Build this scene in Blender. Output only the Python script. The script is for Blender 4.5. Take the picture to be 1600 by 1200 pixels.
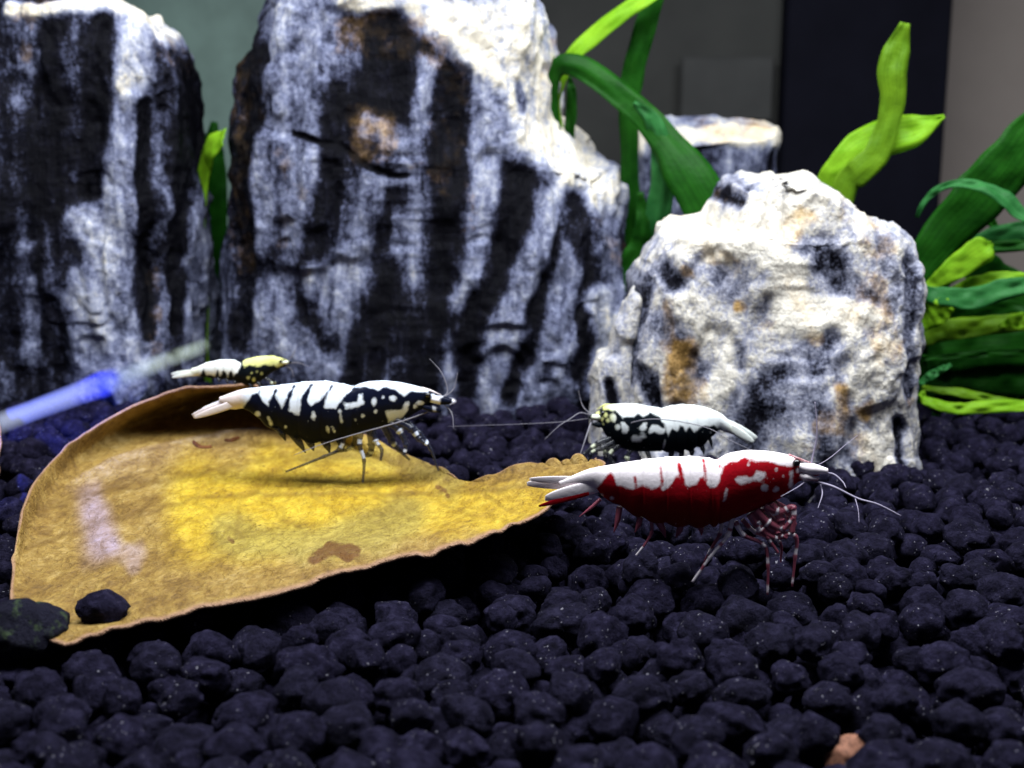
import bpy, math, random
import numpy as np
from mathutils import Vector
random.seed(7); RNG = np.random.default_rng(7)
S = bpy.context.scene
COL = S.collection
for o in list(bpy.data.objects): bpy.data.objects.remove(o)
# ------------------------------------------------------------------ camera (1 unit = 1 cm)
S.unit_settings.scale_length = 0.01
H, FPX, PITCH = 3.87, 2000.0, math.atan(420/2000)
cd = bpy.data.cameras.new('camera'); cam = bpy.data.objects.new('camera', cd); COL.objects.link(cam)
cam.location = (0, 0, H); cam.rotation_euler = (math.pi/2-PITCH, 0, 0)
cd.sensor_width = 36; cd.lens = 36*FPX/1600; cd.clip_start = 0.1; cd.clip_end = 500
cd.dof.use_dof = True; cd.dof.focus_distance = 11.2; cd.dof.aperture_fstop = 0.5
S.camera = cam
# ------------------------------------------------------------------ light: the tank's LED bar above, dim room round it
w = bpy.data.worlds.new('World'); S.world = w; w.use_nodes = True
w.node_tree.nodes['Background'].inputs[0].default_value = (0.42, 0.46, 0.75, 1)
w.node_tree.nodes['Background'].inputs[1].default_value = 0.07
def lamp(name, typ, loc, aim, power, color, **kw):
    d = bpy.data.lights.new(name, typ); d.energy = power; d.color = color
    for k, v in kw.items(): setattr(d, k, v)
    o = bpy.data.objects.new(name, d); COL.objects.link(o); o.location = loc
    o.rotation_euler = (Vector(aim)-Vector(loc)).to_track_quat('-Z', 'Y').to_euler()
    return o
lamp('tank_light', 'AREA', (1.0, 10.7, 13.5), (1.0, 12.6, 0), 7400, (0.90, 0.95, 1.0), shape='RECTANGLE', size=20, size_y=6.0)
lamp('added_blue_spot', 'SPOT', (-7.5, 11.4, 4.2), (-5.7, 14.0, 0.0), 9000, (0.10, 0.16, 1.0), spot_size=math.radians(50), spot_blend=1.0, shadow_soft_size=0.3)  # added unseen spot imitating the blue reflection's glow on soil and rock
S.view_settings.view_transform = 'Standard'; S.view_settings.look = 'None'
S.view_settings.exposure = 0.05; S.view_settings.gamma = 1.0
S.render.engine = 'CYCLES'
# ------------------------------------------------------------------ where a point of the photograph stands
CP, SP = math.cos(PITCH), math.sin(PITCH)
def ray(px, py):
    xc, yc = (px-800)/FPX, -(py-600)/FPX
    return np.array([xc, CP+yc*SP, -SP+yc*CP])
def at_y(px, py, Y):
    d = ray(px, py); t = Y/d[1]; return np.array([d[0]*t, Y, H+d[2]*t])
def at_z(px, py, z):
    d = ray(px, py); t = (z-H)/d[2]; return np.array([d[0]*t, d[1]*t, z])
def to_px(P):
    P = np.asarray(P, float); y = P[..., 1]; z = P[..., 2]-H
    dep = y*CP-z*SP
    return np.stack([800+FPX*P[..., 0]/dep, 600-FPX*(y*SP+z*CP)/dep], -1)
# ------------------------------------------------------------------ numpy noise
def _h(ix, iy, iz):
    n = (ix.astype(np.int64)*73856093) ^ (iy.astype(np.int64)*19349663) ^ (iz.astype(np.int64)*83492791)
    n &= 0xffffffff
    for a, m in ((16, 0x45d9f3b), (15, 0x2c1b3c6d), (16, 0x297a2d39)):
        n = ((n ^ (n >> a))*m) & 0xffffffff
    return (n ^ (n >> 16))/float(0xffffffff)
def vnoise(x, y, z):
    x, y, z = np.broadcast_arrays(np.asarray(x, float), np.asarray(y, float), np.asarray(z, float))
    ix, iy, iz = np.floor(x), np.floor(y), np.floor(z)
    fx, fy, fz = x-ix, y-iy, z-iz
    fx, fy, fz = [f*f*f*(f*(f*6-15)+10) for f in (fx, fy, fz)]
    r = 0
    for a in (0, 1):
        for b in (0, 1):
            for c in (0, 1):
                r = r + _h(ix+a, iy+b, iz+c)*(fx if a else 1-fx)*(fy if b else 1-fy)*(fz if c else 1-fz)
    return r*2-1
def fbm(x, y, z, o=4, g=0.5):
    r = 0; a = 1; t = 0
    for i in range(o):
        r = r+a*vnoise(x*2**i+17.3*i, y*2**i+5.1*i, z*2**i+9.7*i); t += a; a *= g
    return r/t
def smooth(t):
    t = np.clip(t, 0, 1); return t*t*(3-2*t)
def poly_dist(P, pts):
    """distance of points P (n,2) to a polyline"""
    pts = np.asarray(pts, float)
    if len(pts) == 1: return np.hypot(P[:, 0]-pts[0, 0], P[:, 1]-pts[0, 1])
    best = np.full(len(P), 1e9)
    for a, b in zip(pts[:-1], pts[1:]):
        ab = b-a; L = max((ab**2).sum(), 1e-9)
        t = np.clip(((P-a)@ab)/L, 0, 1)
        q = a+t[:, None]*ab
        best = np.minimum(best, np.hypot(*(P-q).T))
    return best
def inside(P, pts):
    pts = np.asarray(pts, float); c = np.zeros(len(P), bool); j = len(pts)-1
    for i in range(len(pts)):
        xi, yi = pts[i]; xj, yj = pts[j]
        m = ((yi > P[:, 1]) != (yj > P[:, 1])) & (P[:, 0] < (xj-xi)*(P[:, 1]-yi)/((yj-yi) if yj != yi else 1e-9)+xi)
        c ^= m; j = i
    return c
def sdf_poly(P, pts):
    d = poly_dist(P, list(pts)+[pts[0]]); return np.where(inside(P, pts), d, -d)
# ------------------------------------------------------------------ object helpers
def mesh(name, V, F, attrs=None, smooth_=True):
    me = bpy.data.meshes.new(name)
    V = np.asarray(V, float)
    me.from_pydata(V.tolist(), [], F if isinstance(F, list) else F.tolist())
    for k, a in (attrs or {}).items():
        at = me.attributes.new(k, 'FLOAT', 'POINT'); at.data.foreach_set('value', np.asarray(a, np.float32))
    if smooth_: me.polygons.foreach_set('use_smooth', np.ones(len(me.polygons), bool))
    me.update(); return me
def link(name, me, mat=None, parent=None, loc=None):
    o = bpy.data.objects.new(name, me); COL.objects.link(o)
    if mat and me and not me.materials: me.materials.append(mat)
    if parent: o.parent = parent
    if loc is not None: o.location = loc
    return o
def tag(o, label=None, cat=None, group=None, kind=None):
    for k, v in (('label', label), ('category', cat), ('group', group), ('kind', kind)):
        if v: o[k] = v
    return o
def thing(name, loc, label, cat, group=None):
    o = bpy.data.objects.new(name, None); COL.objects.link(o); o.location = loc; o.empty_display_size = 0.2
    return tag(o, label, cat, group)
def grid_faces(n, m, wrap=False):
    """faces of an n x m vertex grid, wrapping along m"""
    i, j = np.meshgrid(np.arange(n-1), np.arange(m if wrap else m-1), indexing='ij')
    j2 = (j+1) % m
    return np.stack([i*m+j, i*m+j2, (i+1)*m+j2, (i+1)*m+j], -1).reshape(-1, 4)
def catmull(P, n):
    P = np.asarray(P, float); k = len(P)
    Q = np.concatenate([2*P[:1]-P[1:2], P, 2*P[-1:]-P[-2:-1]])
    t = np.linspace(0, k-1, n); i = np.minimum(t.astype(int), k-2); f = (t-i).reshape((-1,)+(1,)*(P.ndim-1))
    a, b, c, d = Q[i], Q[i+1], Q[i+2], Q[i+3]
    return 0.5*(2*b+(c-a)*f+(2*a-5*b+4*c-d)*f**2+(3*b-a-3*c+d)*f**3)
def tube(pts, rad, n=20, seg=8):
    """smooth tapered tube: verts, faces, t along the length"""
    P = catmull(pts, n); r = np.interp(np.linspace(0, 1, n), np.linspace(0, 1, len(rad)), rad)
    T = np.gradient(P, axis=0); T /= np.linalg.norm(T, axis=1)[:, None]+1e-9
    ref = np.array([0, 1.0, 0.03]); A = np.cross(T, ref); A /= np.linalg.norm(A, axis=1)[:, None]+1e-9
    B = np.cross(T, A); th = np.linspace(0, 2*math.pi, seg, endpoint=False)
    V = P[:, None]+r[:, None, None]*(A[:, None]*np.cos(th)[None, :, None]+B[:, None]*np.sin(th)[None, :, None])
    V = V.reshape(-1, 3); F = grid_faces(n, seg, True).tolist()
    F.append(list(range(seg))[::-1]); F.append([(n-1)*seg+k for k in range(seg)])
    return V, F, np.repeat(np.linspace(0, 1, n), seg)
# ------------------------------------------------------------------ node helpers
def new_mat(name):
    m = bpy.data.materials.new(name); m.use_nodes = True; nt = m.node_tree
    return m, nt, nt.nodes['Principled BSDF'], nt.nodes['Material Output']
def N(nt, typ, ins=None, **kw):
    n = nt.nodes.new(typ)
    for k, v in kw.items(): setattr(n, k, v)
    for k, v in (ins or {}).items():
        if isinstance(v, bpy.types.NodeSocket): nt.links.new(v, n.inputs[k])
        else: n.inputs[k].default_value = v
    return n
def math_(nt, op, a, b=0.0, c=0.0, clamp=False):
    n = nt.nodes.new('ShaderNodeMath'); n.operation = op; n.use_clamp = clamp
    for i, v in enumerate((a, b, c)):
        if isinstance(v, bpy.types.NodeSocket): nt.links.new(v, n.inputs[i])
        else: n.inputs[i].default_value = v
    return n.outputs[0]
def mix(nt, f, a, b):
    n = nt.nodes.new('ShaderNodeMix'); n.data_type = 'RGBA'
    for s, v in ((n.inputs[0], f), (n.inputs[6], a), (n.inputs[7], b)):
        if isinstance(v, bpy.types.NodeSocket): nt.links.new(v, s)
        else: s.default_value = v if not isinstance(v, tuple) else (v+(1,))[:4]
    return n.outputs[2]
def ramp(nt, f, stops, interp='LINEAR'):
    n = nt.nodes.new('ShaderNodeValToRGB'); nt.links.new(f, n.inputs[0]); cr = n.color_ramp; cr.interpolation = interp
    while len(cr.elements) < len(stops): cr.elements.new(0.5)
    for e, (p, c) in zip(cr.elements, stops): e.position = p; e.color = (c+(1,))[:4]
    return n.outputs[0]
def noise(nt, scale, detail=4, rough=0.55, vec=None, mapscale=None, dist=0.0):
    co = vec or nt.nodes.new('ShaderNodeTexCoord').outputs['Object']
    if mapscale: co = N(nt, 'ShaderNodeMapping', {'Vector': co, 'Scale': mapscale}).outputs[0]
    return N(nt, 'ShaderNodeTexNoise', {'Vector': co, 'Scale': scale, 'Detail': detail, 'Roughness': rough, 'Distortion': dist}).outputs[0]
def attr(nt, name): return N(nt, 'ShaderNodeAttribute', attribute_name=name).outputs['Fac']
def bump(nt, b, h, strength, dist):
    n = N(nt, 'ShaderNodeBump', {'Height': h, 'Strength': strength, 'Distance': dist}); nt.links.new(n.outputs[0], b.inputs['Normal'])
# ------------------------------------------------------------------ materials
def soil_mat():
    m, nt, b, o = new_mat('soil')
    pos = nt.nodes.new('ShaderNodeNewGeometry').outputs['Position']; n1 = noise(nt, 10, 6, 0.65, vec=pos); n2 = noise(nt, 36, 2, 0.5, vec=pos)
    rnd = N(nt, 'ShaderNodeObjectInfo').outputs['Random']
    c = ramp(nt, n1, [(0.3, (0.0025, 0.002, 0.006)), (0.52, (0.0120, 0.0102, 0.026)), (0.75, (0.034, 0.030, 0.066))])
    c = mix(nt, math_(nt, 'MULTIPLY', rnd, 0.3), c, (0.008, 0.008, 0.013))
    sp = math_(nt, 'GREATER_THAN', math_(nt, 'ADD', n2, math_(nt, 'MULTIPLY', math_(nt, 'SUBTRACT', noise(nt, 3.2, 3, 0.6, vec=pos), 0.5), 0.32)), 0.725)
    c = mix(nt, sp, c, (0.24, 0.23, 0.27))
    nt.links.new(c, b.inputs['Base Color']); b.inputs['Roughness'].default_value = 0.75
    b.inputs['Specular IOR Level'].default_value = 0.04
    bump(nt, b, noise(nt, 13, 6, 0.72, vec=pos), 1.0, 0.09)
    return m
SOIL = soil_mat()
def plain(name, col, rough=0.7, nz=0.0, nscale=3, spec=0.3):
    m, nt, b, o = new_mat(name)
    if nz:
        f = noise(nt, nscale, 4, 0.6)
        d = tuple(x*(1-nz) for x in col); e = tuple(min(1, x*(1+nz)) for x in col)
        nt.links.new(ramp(nt, f, [(0.3, d), (0.7, e)]), b.inputs['Base Color'])
    else: b.inputs['Base Color'].default_value = col+(1,)
    b.inputs['Roughness'].default_value = rough; b.inputs['Specular IOR Level'].default_value = spec
    return m
def stone_mat(name, grain=(2.4, 1.2, 0.40), amp=1.0, hi=((0.040, 0.044, 0.078), (0.160, 0.174, 0.262), (0.36, 0.37, 0.43)), top=(0.68, 0.62, 0.51)):
    m, nt, b, o = new_mat(name)
    a = attr(nt, 'pale'); r = attr(nt, 'rust')
    g1 = noise(nt, 1.5, 6, 0.62, mapscale=grain, dist=0.4)
    g0 = noise(nt, 5.0, 5, 0.65, mapscale=(grain[0]*0.9, 1.0, grain[2]*0.9), dist=0.2)
    g2 = noise(nt, 4.5, 6, 0.72, dist=0.4)
    g3 = noise(nt, 26, 3, 0.6)
    f = a
    for g_, k_ in ((g1, 0.78*amp), (g0, 0.45*amp), (g2, 0.95*amp), (g3, 0.55)):
        f = math_(nt, 'ADD', f, math_(nt, 'MULTIPLY', math_(nt, 'SUBTRACT', g_, 0.5), k_))
    f = math_(nt, 'MAXIMUM', math_(nt, 'MINIMUM', f, 1.0), 0.0)
    c = ramp(nt, f, [(0.08, (0.0015, 0.0015, 0.003)), (0.28, (0.006, 0.006, 0.011)), (0.40, hi[0]), (0.60, hi[1]), (0.82, hi[2]), (1.0, top)])
    rf = math_(nt, 'ADD', r, math_(nt, 'MULTIPLY', math_(nt, 'SUBTRACT', noise(nt, 4.0, 5, 0.7), 0.55), 1.5))
    rf = math_(nt, 'MULTIPLY', math_(nt, 'SUBTRACT', rf, 0.35), 1.8, clamp=True)
    rc = ramp(nt, f, [(0.12, (0.020, 0.012, 0.005)), (0.45, (0.15, 0.085, 0.025)), (0.75, (0.42, 0.26, 0.10)), (1.0, (0.72, 0.56, 0.34))])
    c = mix(nt, rf, c, rc)
    nt.links.new(c, b.inputs['Base Color']); b.inputs['Roughness'].default_value = 0.62
    b.inputs['Specular IOR Level'].default_value = 0.06
    h = math_(nt, 'ADD', g0, math_(nt, 'MULTIPLY', g2, 0.7)); h = math_(nt, 'ADD', h, math_(nt, 'MULTIPLY', g3, 0.25))
    bump(nt, b, h, 0.65, 0.09)
    return m
def shrimp_mat(name, dark, low, white, tint, tr=0.0):
    m, nt, b, o = new_mat(name)
    p = attr(nt, 'pat')
    p = math_(nt, 'ADD', p, math_(nt, 'MULTIPLY', math_(nt, 'SUBTRACT', noise(nt, 14, 4, 0.65), 0.5), 0.055))
    spk = math_(nt, 'MULTIPLY', math_(nt, 'GREATER_THAN', noise(nt, 38, 2, 0.5), 0.755), 0.5)
    f = N(nt, 'ShaderNodeMapRange', {'Value': p, 'From Min': -0.008, 'From Max': 0.012}).outputs[0]
    f = math_(nt, 'MAXIMUM', f, spk)
    d = mix(nt, attr(nt, 'low'), dark, low)
    d = mix(nt, math_(nt, 'MULTIPLY', noise(nt, 20, 3, 0.6), 0.5), d, tuple(x*0.4 for x in dark))
    wc = mix(nt, attr(nt, 'tint'), white, tint)
    wc = mix(nt, math_(nt, 'MULTIPLY', noise(nt, 9, 3, 0.6), 0.25), wc, tuple(x*0.7 for x in white))
    nt.links.new(mix(nt, f, d, wc), b.inputs['Base Color'])
    b.inputs['Roughness'].default_value = 0.32; b.inputs['Specular IOR Level'].default_value = 0.05
    if tr: b.inputs['Alpha'].default_value = 1-tr
    bump(nt, b, noise(nt, 30, 3, 0.6), 0.15, 0.02)
    return m
def leaf_mat():
    m, nt, b, o = new_mat('dry_leaf')
    g = noise(nt, 1.9, 7, 0.72, mapscale=(1.1, 0.7, 0.8)); g2 = noise(nt, 9, 5, 0.75, mapscale=(1.25, 0.55, 0.8), dist=0.6); g3 = noise(nt, 30, 3, 0.6)
    f = math_(nt, 'ADD', math_(nt, 'MULTIPLY', g, 0.55), math_(nt, 'MULTIPLY', g2, 0.45))
    c = ramp(nt, f, [(0.35, (0.075, 0.038, 0.008)), (0.45, (0.185, 0.104, 0.020)), (0.54, (0.29, 0.182, 0.042)), (0.66, (0.44, 0.31, 0.12))])
    cy = ramp(nt, f, [(0.35, (0.18, 0.10, 0.004)), (0.46, (0.38, 0.235, 0.010)), (0.62, (0.60, 0.43, 0.035))])
    c = mix(nt, attr(nt, 'yel'), c, cy)
    ol = ramp(nt, f, [(0.36, (0.11, 0.08, 0.012)), (0.6, (0.34, 0.27, 0.06))])
    c = mix(nt, math_(nt, 'MULTIPLY', attr(nt, 'olive'), 0.8), c, ol)
    c = mix(nt, math_(nt, 'MULTIPLY', attr(nt, 'lilac_glare'), ramp(nt, f, [(0.4, (.15,)*3), (0.6, (.85,)*3)])), c, (0.36, 0.29, 0.47))
    sp = math_(nt, 'MULTIPLY', math_(nt, 'SUBTRACT', noise(nt, 7, 5, 0.75), 0.60), 9.0, clamp=True)
    c = mix(nt, math_(nt, 'MULTIPLY', sp, 0.7), c, (0.045, 0.018, 0.004))
    vt = nt.nodes.new('ShaderNodeTexVoronoi'); vt.feature = 'DISTANCE_TO_EDGE'; vt.inputs['Scale'].default_value = 4.2
    co = nt.nodes.new('ShaderNodeTexCoord').outputs['Object']
    wv = N(nt, 'ShaderNodeTexNoise', {'Vector': co, 'Scale': 3.0, 'Detail': 3.0}).outputs['Color']
    va = N(nt, 'ShaderNodeVectorMath', {0: co, 1: wv}, operation='ADD').outputs[0]; nt.links.new(va, vt.inputs['Vector'])
    net = N(nt, 'ShaderNodeMapRange', {'Value': vt.outputs['Distance'], 'From Min': 0.0, 'From Max': 0.08, 'To Min': 0.5, 'To Max': 0.0}).outputs[0]
    net = math_(nt, 'MULTIPLY', net, noise(nt, 2.5, 3, 0.6))
    vn = math_(nt, 'MAXIMUM', math_(nt, 'MULTIPLY', attr(nt, 'vein'), 0.55), net)
    c = mix(nt, vn, c, (0.085, 0.040, 0.007))
    rf = math_(nt, 'MULTIPLY', math_(nt, 'SUBTRACT', math_(nt, 'ADD', attr(nt, 'rust'), math_(nt, 'MULTIPLY', noise(nt, 6, 4, 0.7), 0.8)), 0.95), 3.0, clamp=True)
    c = mix(nt, math_(nt, 'MULTIPLY', rf, .85), c, (0.095, 0.030, 0.006))
    c = mix(nt, attr(nt, 'rim'), c, (0.30, 0.17, 0.10))
    nt.links.new(c, b.inputs['Base Color']); b.inputs['Roughness'].default_value = 0.55; b.inputs['Specular IOR Level'].default_value = 0.3
    h = math_(nt, 'ADD', g2, math_(nt, 'MULTIPLY', g3, 0.4)); h = math_(nt, 'SUBTRACT', h, math_(nt, 'MULTIPLY', vn, 0.6))
    bump(nt, b, h, 0.8, 0.06)
    return m
def plant_mat(name, c1, c2, trans=0.35):
    m, nt, b, o = new_mat(name)
    f = noise(nt, 2.5, 4, 0.6); c = ramp(nt, f, [(0.3, c1), (0.7, c2)])
    v = N(nt, 'ShaderNodeMapRange', {'Value': attr(nt, 'mid'), 'From Min': 0.0, 'From Max': 0.25, 'To Min': 0.2, 'To Max': 0.0}).outputs[0]
    c = mix(nt, v, c, tuple(min(1, x*1.5) for x in c2))
    sv = math_(nt, 'SINE', math_(nt, 'MULTIPLY', attr(nt, 'mid'), 26.0)); c = mix(nt, math_(nt, 'MULTIPLY', math_(nt, 'GREATER_THAN', sv, 0.75), 0.35), c, tuple(x*0.5 for x in c1))
    sp = math_(nt, 'MULTIPLY', math_(nt, 'SUBTRACT', noise(nt, 6, 5, 0.75), 0.60), 6.0, clamp=True); c = mix(nt, math_(nt, 'MULTIPLY', sp, 0.5), c, (0.03, 0.035, 0.006))
    nt.links.new(c, b.inputs['Base Color']); b.inputs['Roughness'].default_value = 0.5; b.inputs['Specular IOR Level'].default_value = 0.15
    t = N(nt, 'ShaderNodeBsdfTranslucent', {'Color': c})
    mx = N(nt, 'ShaderNodeMixShader', {0: trans, 1: b.outputs[0], 2: t.outputs[0]}); nt.links.new(mx.outputs[0], o.inputs[0])
    bump(nt, b, noise(nt, 12, 3, 0.6), 0.25, 0.04)
    return m
# ================================================================== SETTING: room behind the tank
def slab(name, px0, px1, py0, py1, Y, th, mat):
    a, c = at_y(px0, py1, Y), at_y(px1, py0, Y)
    x0, x1, z0, z1 = at_y(px0, 180, Y)[0], at_y(px1, 180, Y)[0], max(a[2], -1.2), c[2]
    bv = 0.06
    V = [(x0, Y+bv, z0), (x1, Y+bv, z0), (x1, Y+bv, z1), (x0, Y+bv, z1), (x0, Y+th, z0), (x1, Y+th, z0), (x1, Y+th, z1), (x0, Y+th, z1),
         (x0+bv, Y, z0+bv), (x1-bv, Y, z0+bv), (x1-bv, Y, z1-bv), (x0+bv, Y, z1-bv)]
    F = [[8, 9, 10, 11], [0, 1, 9, 8], [1, 2, 10, 9], [2, 3, 11, 10], [3, 0, 8, 11], [1, 0, 4, 5], [2, 1, 5, 6], [3, 2, 6, 7], [0, 3, 7, 4], [5, 4, 7, 6]]
    V = np.array(V); c0 = np.array([(x0+x1)/2, Y, z0])
    return link(name, mesh(name, V-c0, F, smooth_=False), mat, loc=c0)
wall = slab('wall', -900, 2600, -900, 900, 33, 0.5, plain('wall_paint', (0.33, 0.28, 0.245), 0.8, 0.06, 0.4)); tag(wall, kind='structure')
o = slab('panel', 1224, 1478, -500, 800, 29.5, 0.6, plain('black_board', (0.006, 0.006, 0.011), 0.7, 0.2, 0.6, 0.05))
tag(o, 'blurred black upright panel behind the tank, beside the pale wall on the right', 'panel')
o = slab('panel', 760, 1245, -500, 800, 30.2, 0.5, plain('grey_board', (0.032, 0.032, 0.029), 0.7, 0.3, 0.35))
tag(o, 'blurred dark grey upright board behind the green leaves in the middle', 'panel')
o = slab('panel', 100, 520, -500, 800, 30.8, 0.5, plain('green_reflection', (0.17, 0.25, 0.215), 0.6, 0.3, 0.5))  # greenish reflection behind the rocks, built as a coloured board
tag(o, 'blurred greenish grey reflection, built as a board, seen in the gap between the two tall rocks', 'panel')
o = slab('card', 1062, 1208, 88, 190, 29.7, 0.12, plain('grey_card', (0.042, 0.042, 0.040), 0.7, 0.25, 0.5))
tag(o, 'faint lighter grey square on the dark grey board behind the flat topped rock', 'card')
# ================================================================== LEAF LITTER: the big yellow leaf
cols = [
 [(100,1017,.10),(34,985,.10),(15,940,.12),(19,880,.18)],
 [(170,996,.11),(110,930,.08),(55,840,.12),(38,785,.34)],
 [(270,970,.13),(220,870,.08),(122,745,.18),(82,717,.42)],
 [(380,946,.16),(330,840,.08),(198,692,.24),(150,664,.58)],
 [(480,920,.2),(420,810,.08),(290,655,.30),(238,622,.76)],
 [(570,892,.27),(500,790,.08),(380,630,.36),(330,602,.87)],
 [(660,874,.34),(590,775,.10),(475,655,.30),(425,608,.80)],
 [(740,850,.42),(670,775,.15),(590,718,.15),(535,662,.45)],
 [(800,826,.48),(740,782,.28),(680,748,.18),(640,714,.20)],
 [(850,800,.53),(805,777,.42),(765,758,.32),(738,752,.28)],
 [(890,775,.58),(862,757,.52),(832,740,.46),(815,731,.46)],
 [(925,750,.62),(912,741,.58),(895,731,.56),(880,724,.56)],
 [(946,728,.66),(943,725,.66),(938,722,.66),(933,720,.66)]]
LC = np.array([[at_z(*p) for p in c] for c in cols])
NU, NV = 440, 180
L1 = catmull(LC, NU)
LG = np.stack([catmull(L1[i], NV) for i in range(NU)])
uu, vv = np.meshgrid(np.linspace(0, 1, NU), np.linspace(0, 1, NV), indexing='ij')
jag = smooth((uu-0.70)/0.04)*(vv > 0.9)
LG[..., 2] += 0.035*fbm(LG[..., 0]*1.3, LG[..., 1]*1.3, 0, 3)+0.008*vnoise(LG[..., 0]*6, LG[..., 1]*6, 3)
edge = np.minimum(np.minimum(vv, 1-vv)*6, 1)
wob = (1-edge)*0.03*vnoise(uu*45, 0*uu, 2.2)
LG[..., 1] += wob; LG[..., 2] += wob*0.6
LG[..., 2] += smooth((vv-0.75)/0.25)*smooth((uu-0.66)/0.05)*0.07*(np.abs(vnoise(uu*38, 0*uu, 7.1))-0.2)
LPX = to_px(LG)
P = LPX.reshape(-1, 2); u1, v1 = uu.ravel(), vv.ravel()
def strokes(P, base, ss, warp=0.0, seed=0.0):
    Q = P.copy()
    if warp:
        Q[:, 0] += warp*fbm(P[:, 0]/60, P[:, 1]/90, seed, 3); Q[:, 1] += warp*fbm(P[:, 0]/60+31, P[:, 1]/90, seed+4, 3)
    v = np.full(len(P), float(base))
    for pts, wd, val in ss:
        d = poly_dist(Q, pts); a = smooth(1.25-d/(wd*0.5)/1.25+0.1)
        v = v*(1-a)+val*a
    return v
yel = strokes(P, 0, [([(330,800),(430,790),(560,770)], 130, 1), ([(640,800),(760,800),(840,780)], 70, .85), ([(420,740),(560,745)], 50, .8)], 25)
olv = strokes(P, 0, [([(360,850),(480,850),(640,820)], 60, .9), ([(480,700),(640,730),(700,760)], 40, .6)], 20, 3)
rst = strokes(P, 0, [([(490,880),(520,862),(555,868)], 22, .9), ([(515,858),(545,878)], 14, .9), ([(685,765),(700,770)], 9, .8), ([(705,778)], 10, .9), ([(355,846),(362,852)], 8, .8)], 8, 6)
glare = strokes(P, 0, [([(145,805),(160,845)], 62, .8), ([(195,885),(205,860)], 26, .45)], 30, 12)  # violet glass reflection painted into the leaf colour
ven = np.zeros(len(P))
for pts, wd, s in ([[(60,800),(180,765),(300,745),(430,720),(560,715),(640,725)], 8, .8], [[(170,870),(260,835),(360,790),(480,760)], 4, .4],
                   [[(375,790),(372,830),(380,845)], 4, .6], [[(440,795),(447,825)], 4, .5], [[(230,905),(290,850),(330,836)], 4, .4], [[(500,850),(640,790),(740,765)], 5, .4],
                   [[(310,836),(316,880)], 3, .3], [[(610,740),(614,790)], 4, .4], [[(700,770),(640,800)], 6, .5]):
    d = poly_dist(P+np.stack([6*vnoise(P[:, 0]/14, P[:, 1]/14, 1), 6*vnoise(P[:, 0]/14, P[:, 1]/14, 5)], -1), pts); ven = np.maximum(ven, s*smooth(1.3-d/wd))
mr = np.array([(40,860),(180,815),(330,780),(480,775),(640,775),(780,770),(900,748)])
for k, (x, y) in enumerate(catmull(mr, 11)[:-1]):
    for up in (-1, 1):
        tip = (x+75, y+up*(70-4*k)); d = poly_dist(P+np.stack([5*vnoise(P[:, 0]/20, P[:, 1]/20, k), 5*vnoise(P[:, 0]/20, P[:, 1]/20, 5+k)], -1), [(x, y), (x+30, y+up*22), tip]); ven = np.maximum(ven, .5*smooth(1.3-d/4.0))
d = poly_dist(P+np.stack([4*vnoise(P[:, 0]/20, P[:, 1]/20, 1), 4*vnoise(P[:, 0]/20, P[:, 1]/20, 5)], -1), mr); ven = np.maximum(ven, .8*smooth(1.3-d/5.0))
rim = smooth(1-np.minimum(np.minimum(v1, 1-v1)/0.022, np.minimum(u1, 1-u1)/0.012))
lroot = at_z(400, 850, 0.0)
LEAFMAT = leaf_mat()
lf = link('leaf', mesh('leaf', LG.reshape(-1, 3)-lroot, grid_faces(NU, NV), {'yel': yel, 'olive': olv, 'rust': rst, 'vein': ven, 'rim': rim, 'lilac_glare': glare}), LEAFMAT, loc=lroot)
md = lf.modifiers.new('thickness', 'SOLIDIFY'); md.thickness = 0.028; md.offset = -1
tag(lf, 'big curled yellow brown dead leaf lying on the dark soil', 'leaf')
LFLAT = LG.reshape(-1, 3); LP2 = LPX.reshape(-1, 2)
def on_leaf(px, py):
    d = np.hypot(*(LP2-[px, py]).T); k = np.where(d < max(6, d.min()+1))[0]; return LFLAT[k[np.argmin(LFLAT[k, 1])]].copy()
leaf_outline = np.vstack([LPX[:, 0], LPX[-1, :], LPX[::-1, -1], LPX[0, ::-1]])
# droppings on the leaf
DARKDROP = plain('dropping', (0.095, 0.036, 0.012), 0.8, 0.4, 14, 0.05)
for name, pts, lab in (('dropping', [(306,688),(314,695),(324,697),(334,696)], 'small brown curved dropping on the leaf below the black shrimp tail, left of two'),
                       ('dropping', [(354,686),(362,685),(370,685),(377,681)], 'small brown straight dropping on the leaf, nearer the black shrimp belly')):
    Q = np.array([on_leaf(x, y)+[0, -0.05, 0.02] for x, y in pts])
    V, F, t = tube(Q, [0.022, 0.036, 0.036, 0.024], 16, 10); V = V+0.006*vnoise(V[:, 0]*30, V[:, 1]*30, V[:, 2]*30)[:, None]
    tag(link(name, mesh(name, V-Q[1], F), DARKDROP, loc=Q[1]), lab, 'dropping', 'droppings on the leaf')
# second leaf: only its edge shows at the left border
Q = np.array([at_z(*p) for p in [(-60,800,.05),(-8,760,.15),(2,715,.35),(1,665,.6),(-6,625,.8),(-40,585,.95)]]); Q2 = Q+np.array([-1.6, 0.25, -0.1])
E = catmull(Q, 40); E2 = catmull(Q2, 40); tt = np.linspace(0, 1, 16)
G = E[:, None]*(1-tt)[None, :, None]+E2[:, None]*tt[None, :, None]
G[..., 2] -= 0.25*np.sin(tt*math.pi)[None, :]; G += 0.02*vnoise(G[..., 0]*5, G[..., 1]*5, G[..., 2]*5)[..., None]
z = np.zeros(G[..., 0].size); rr = np.broadcast_to(smooth(1-tt/0.12), (40, 16)).ravel()
o = link('leaf', mesh('leaf_edge', G.reshape(-1, 3)-Q[1], grid_faces(40, 16), {'yel': z, 'olive': z, 'rust': z, 'vein': z, 'rim': rr, 'lilac_glare': z}), LEAFMAT, loc=Q[1])
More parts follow.
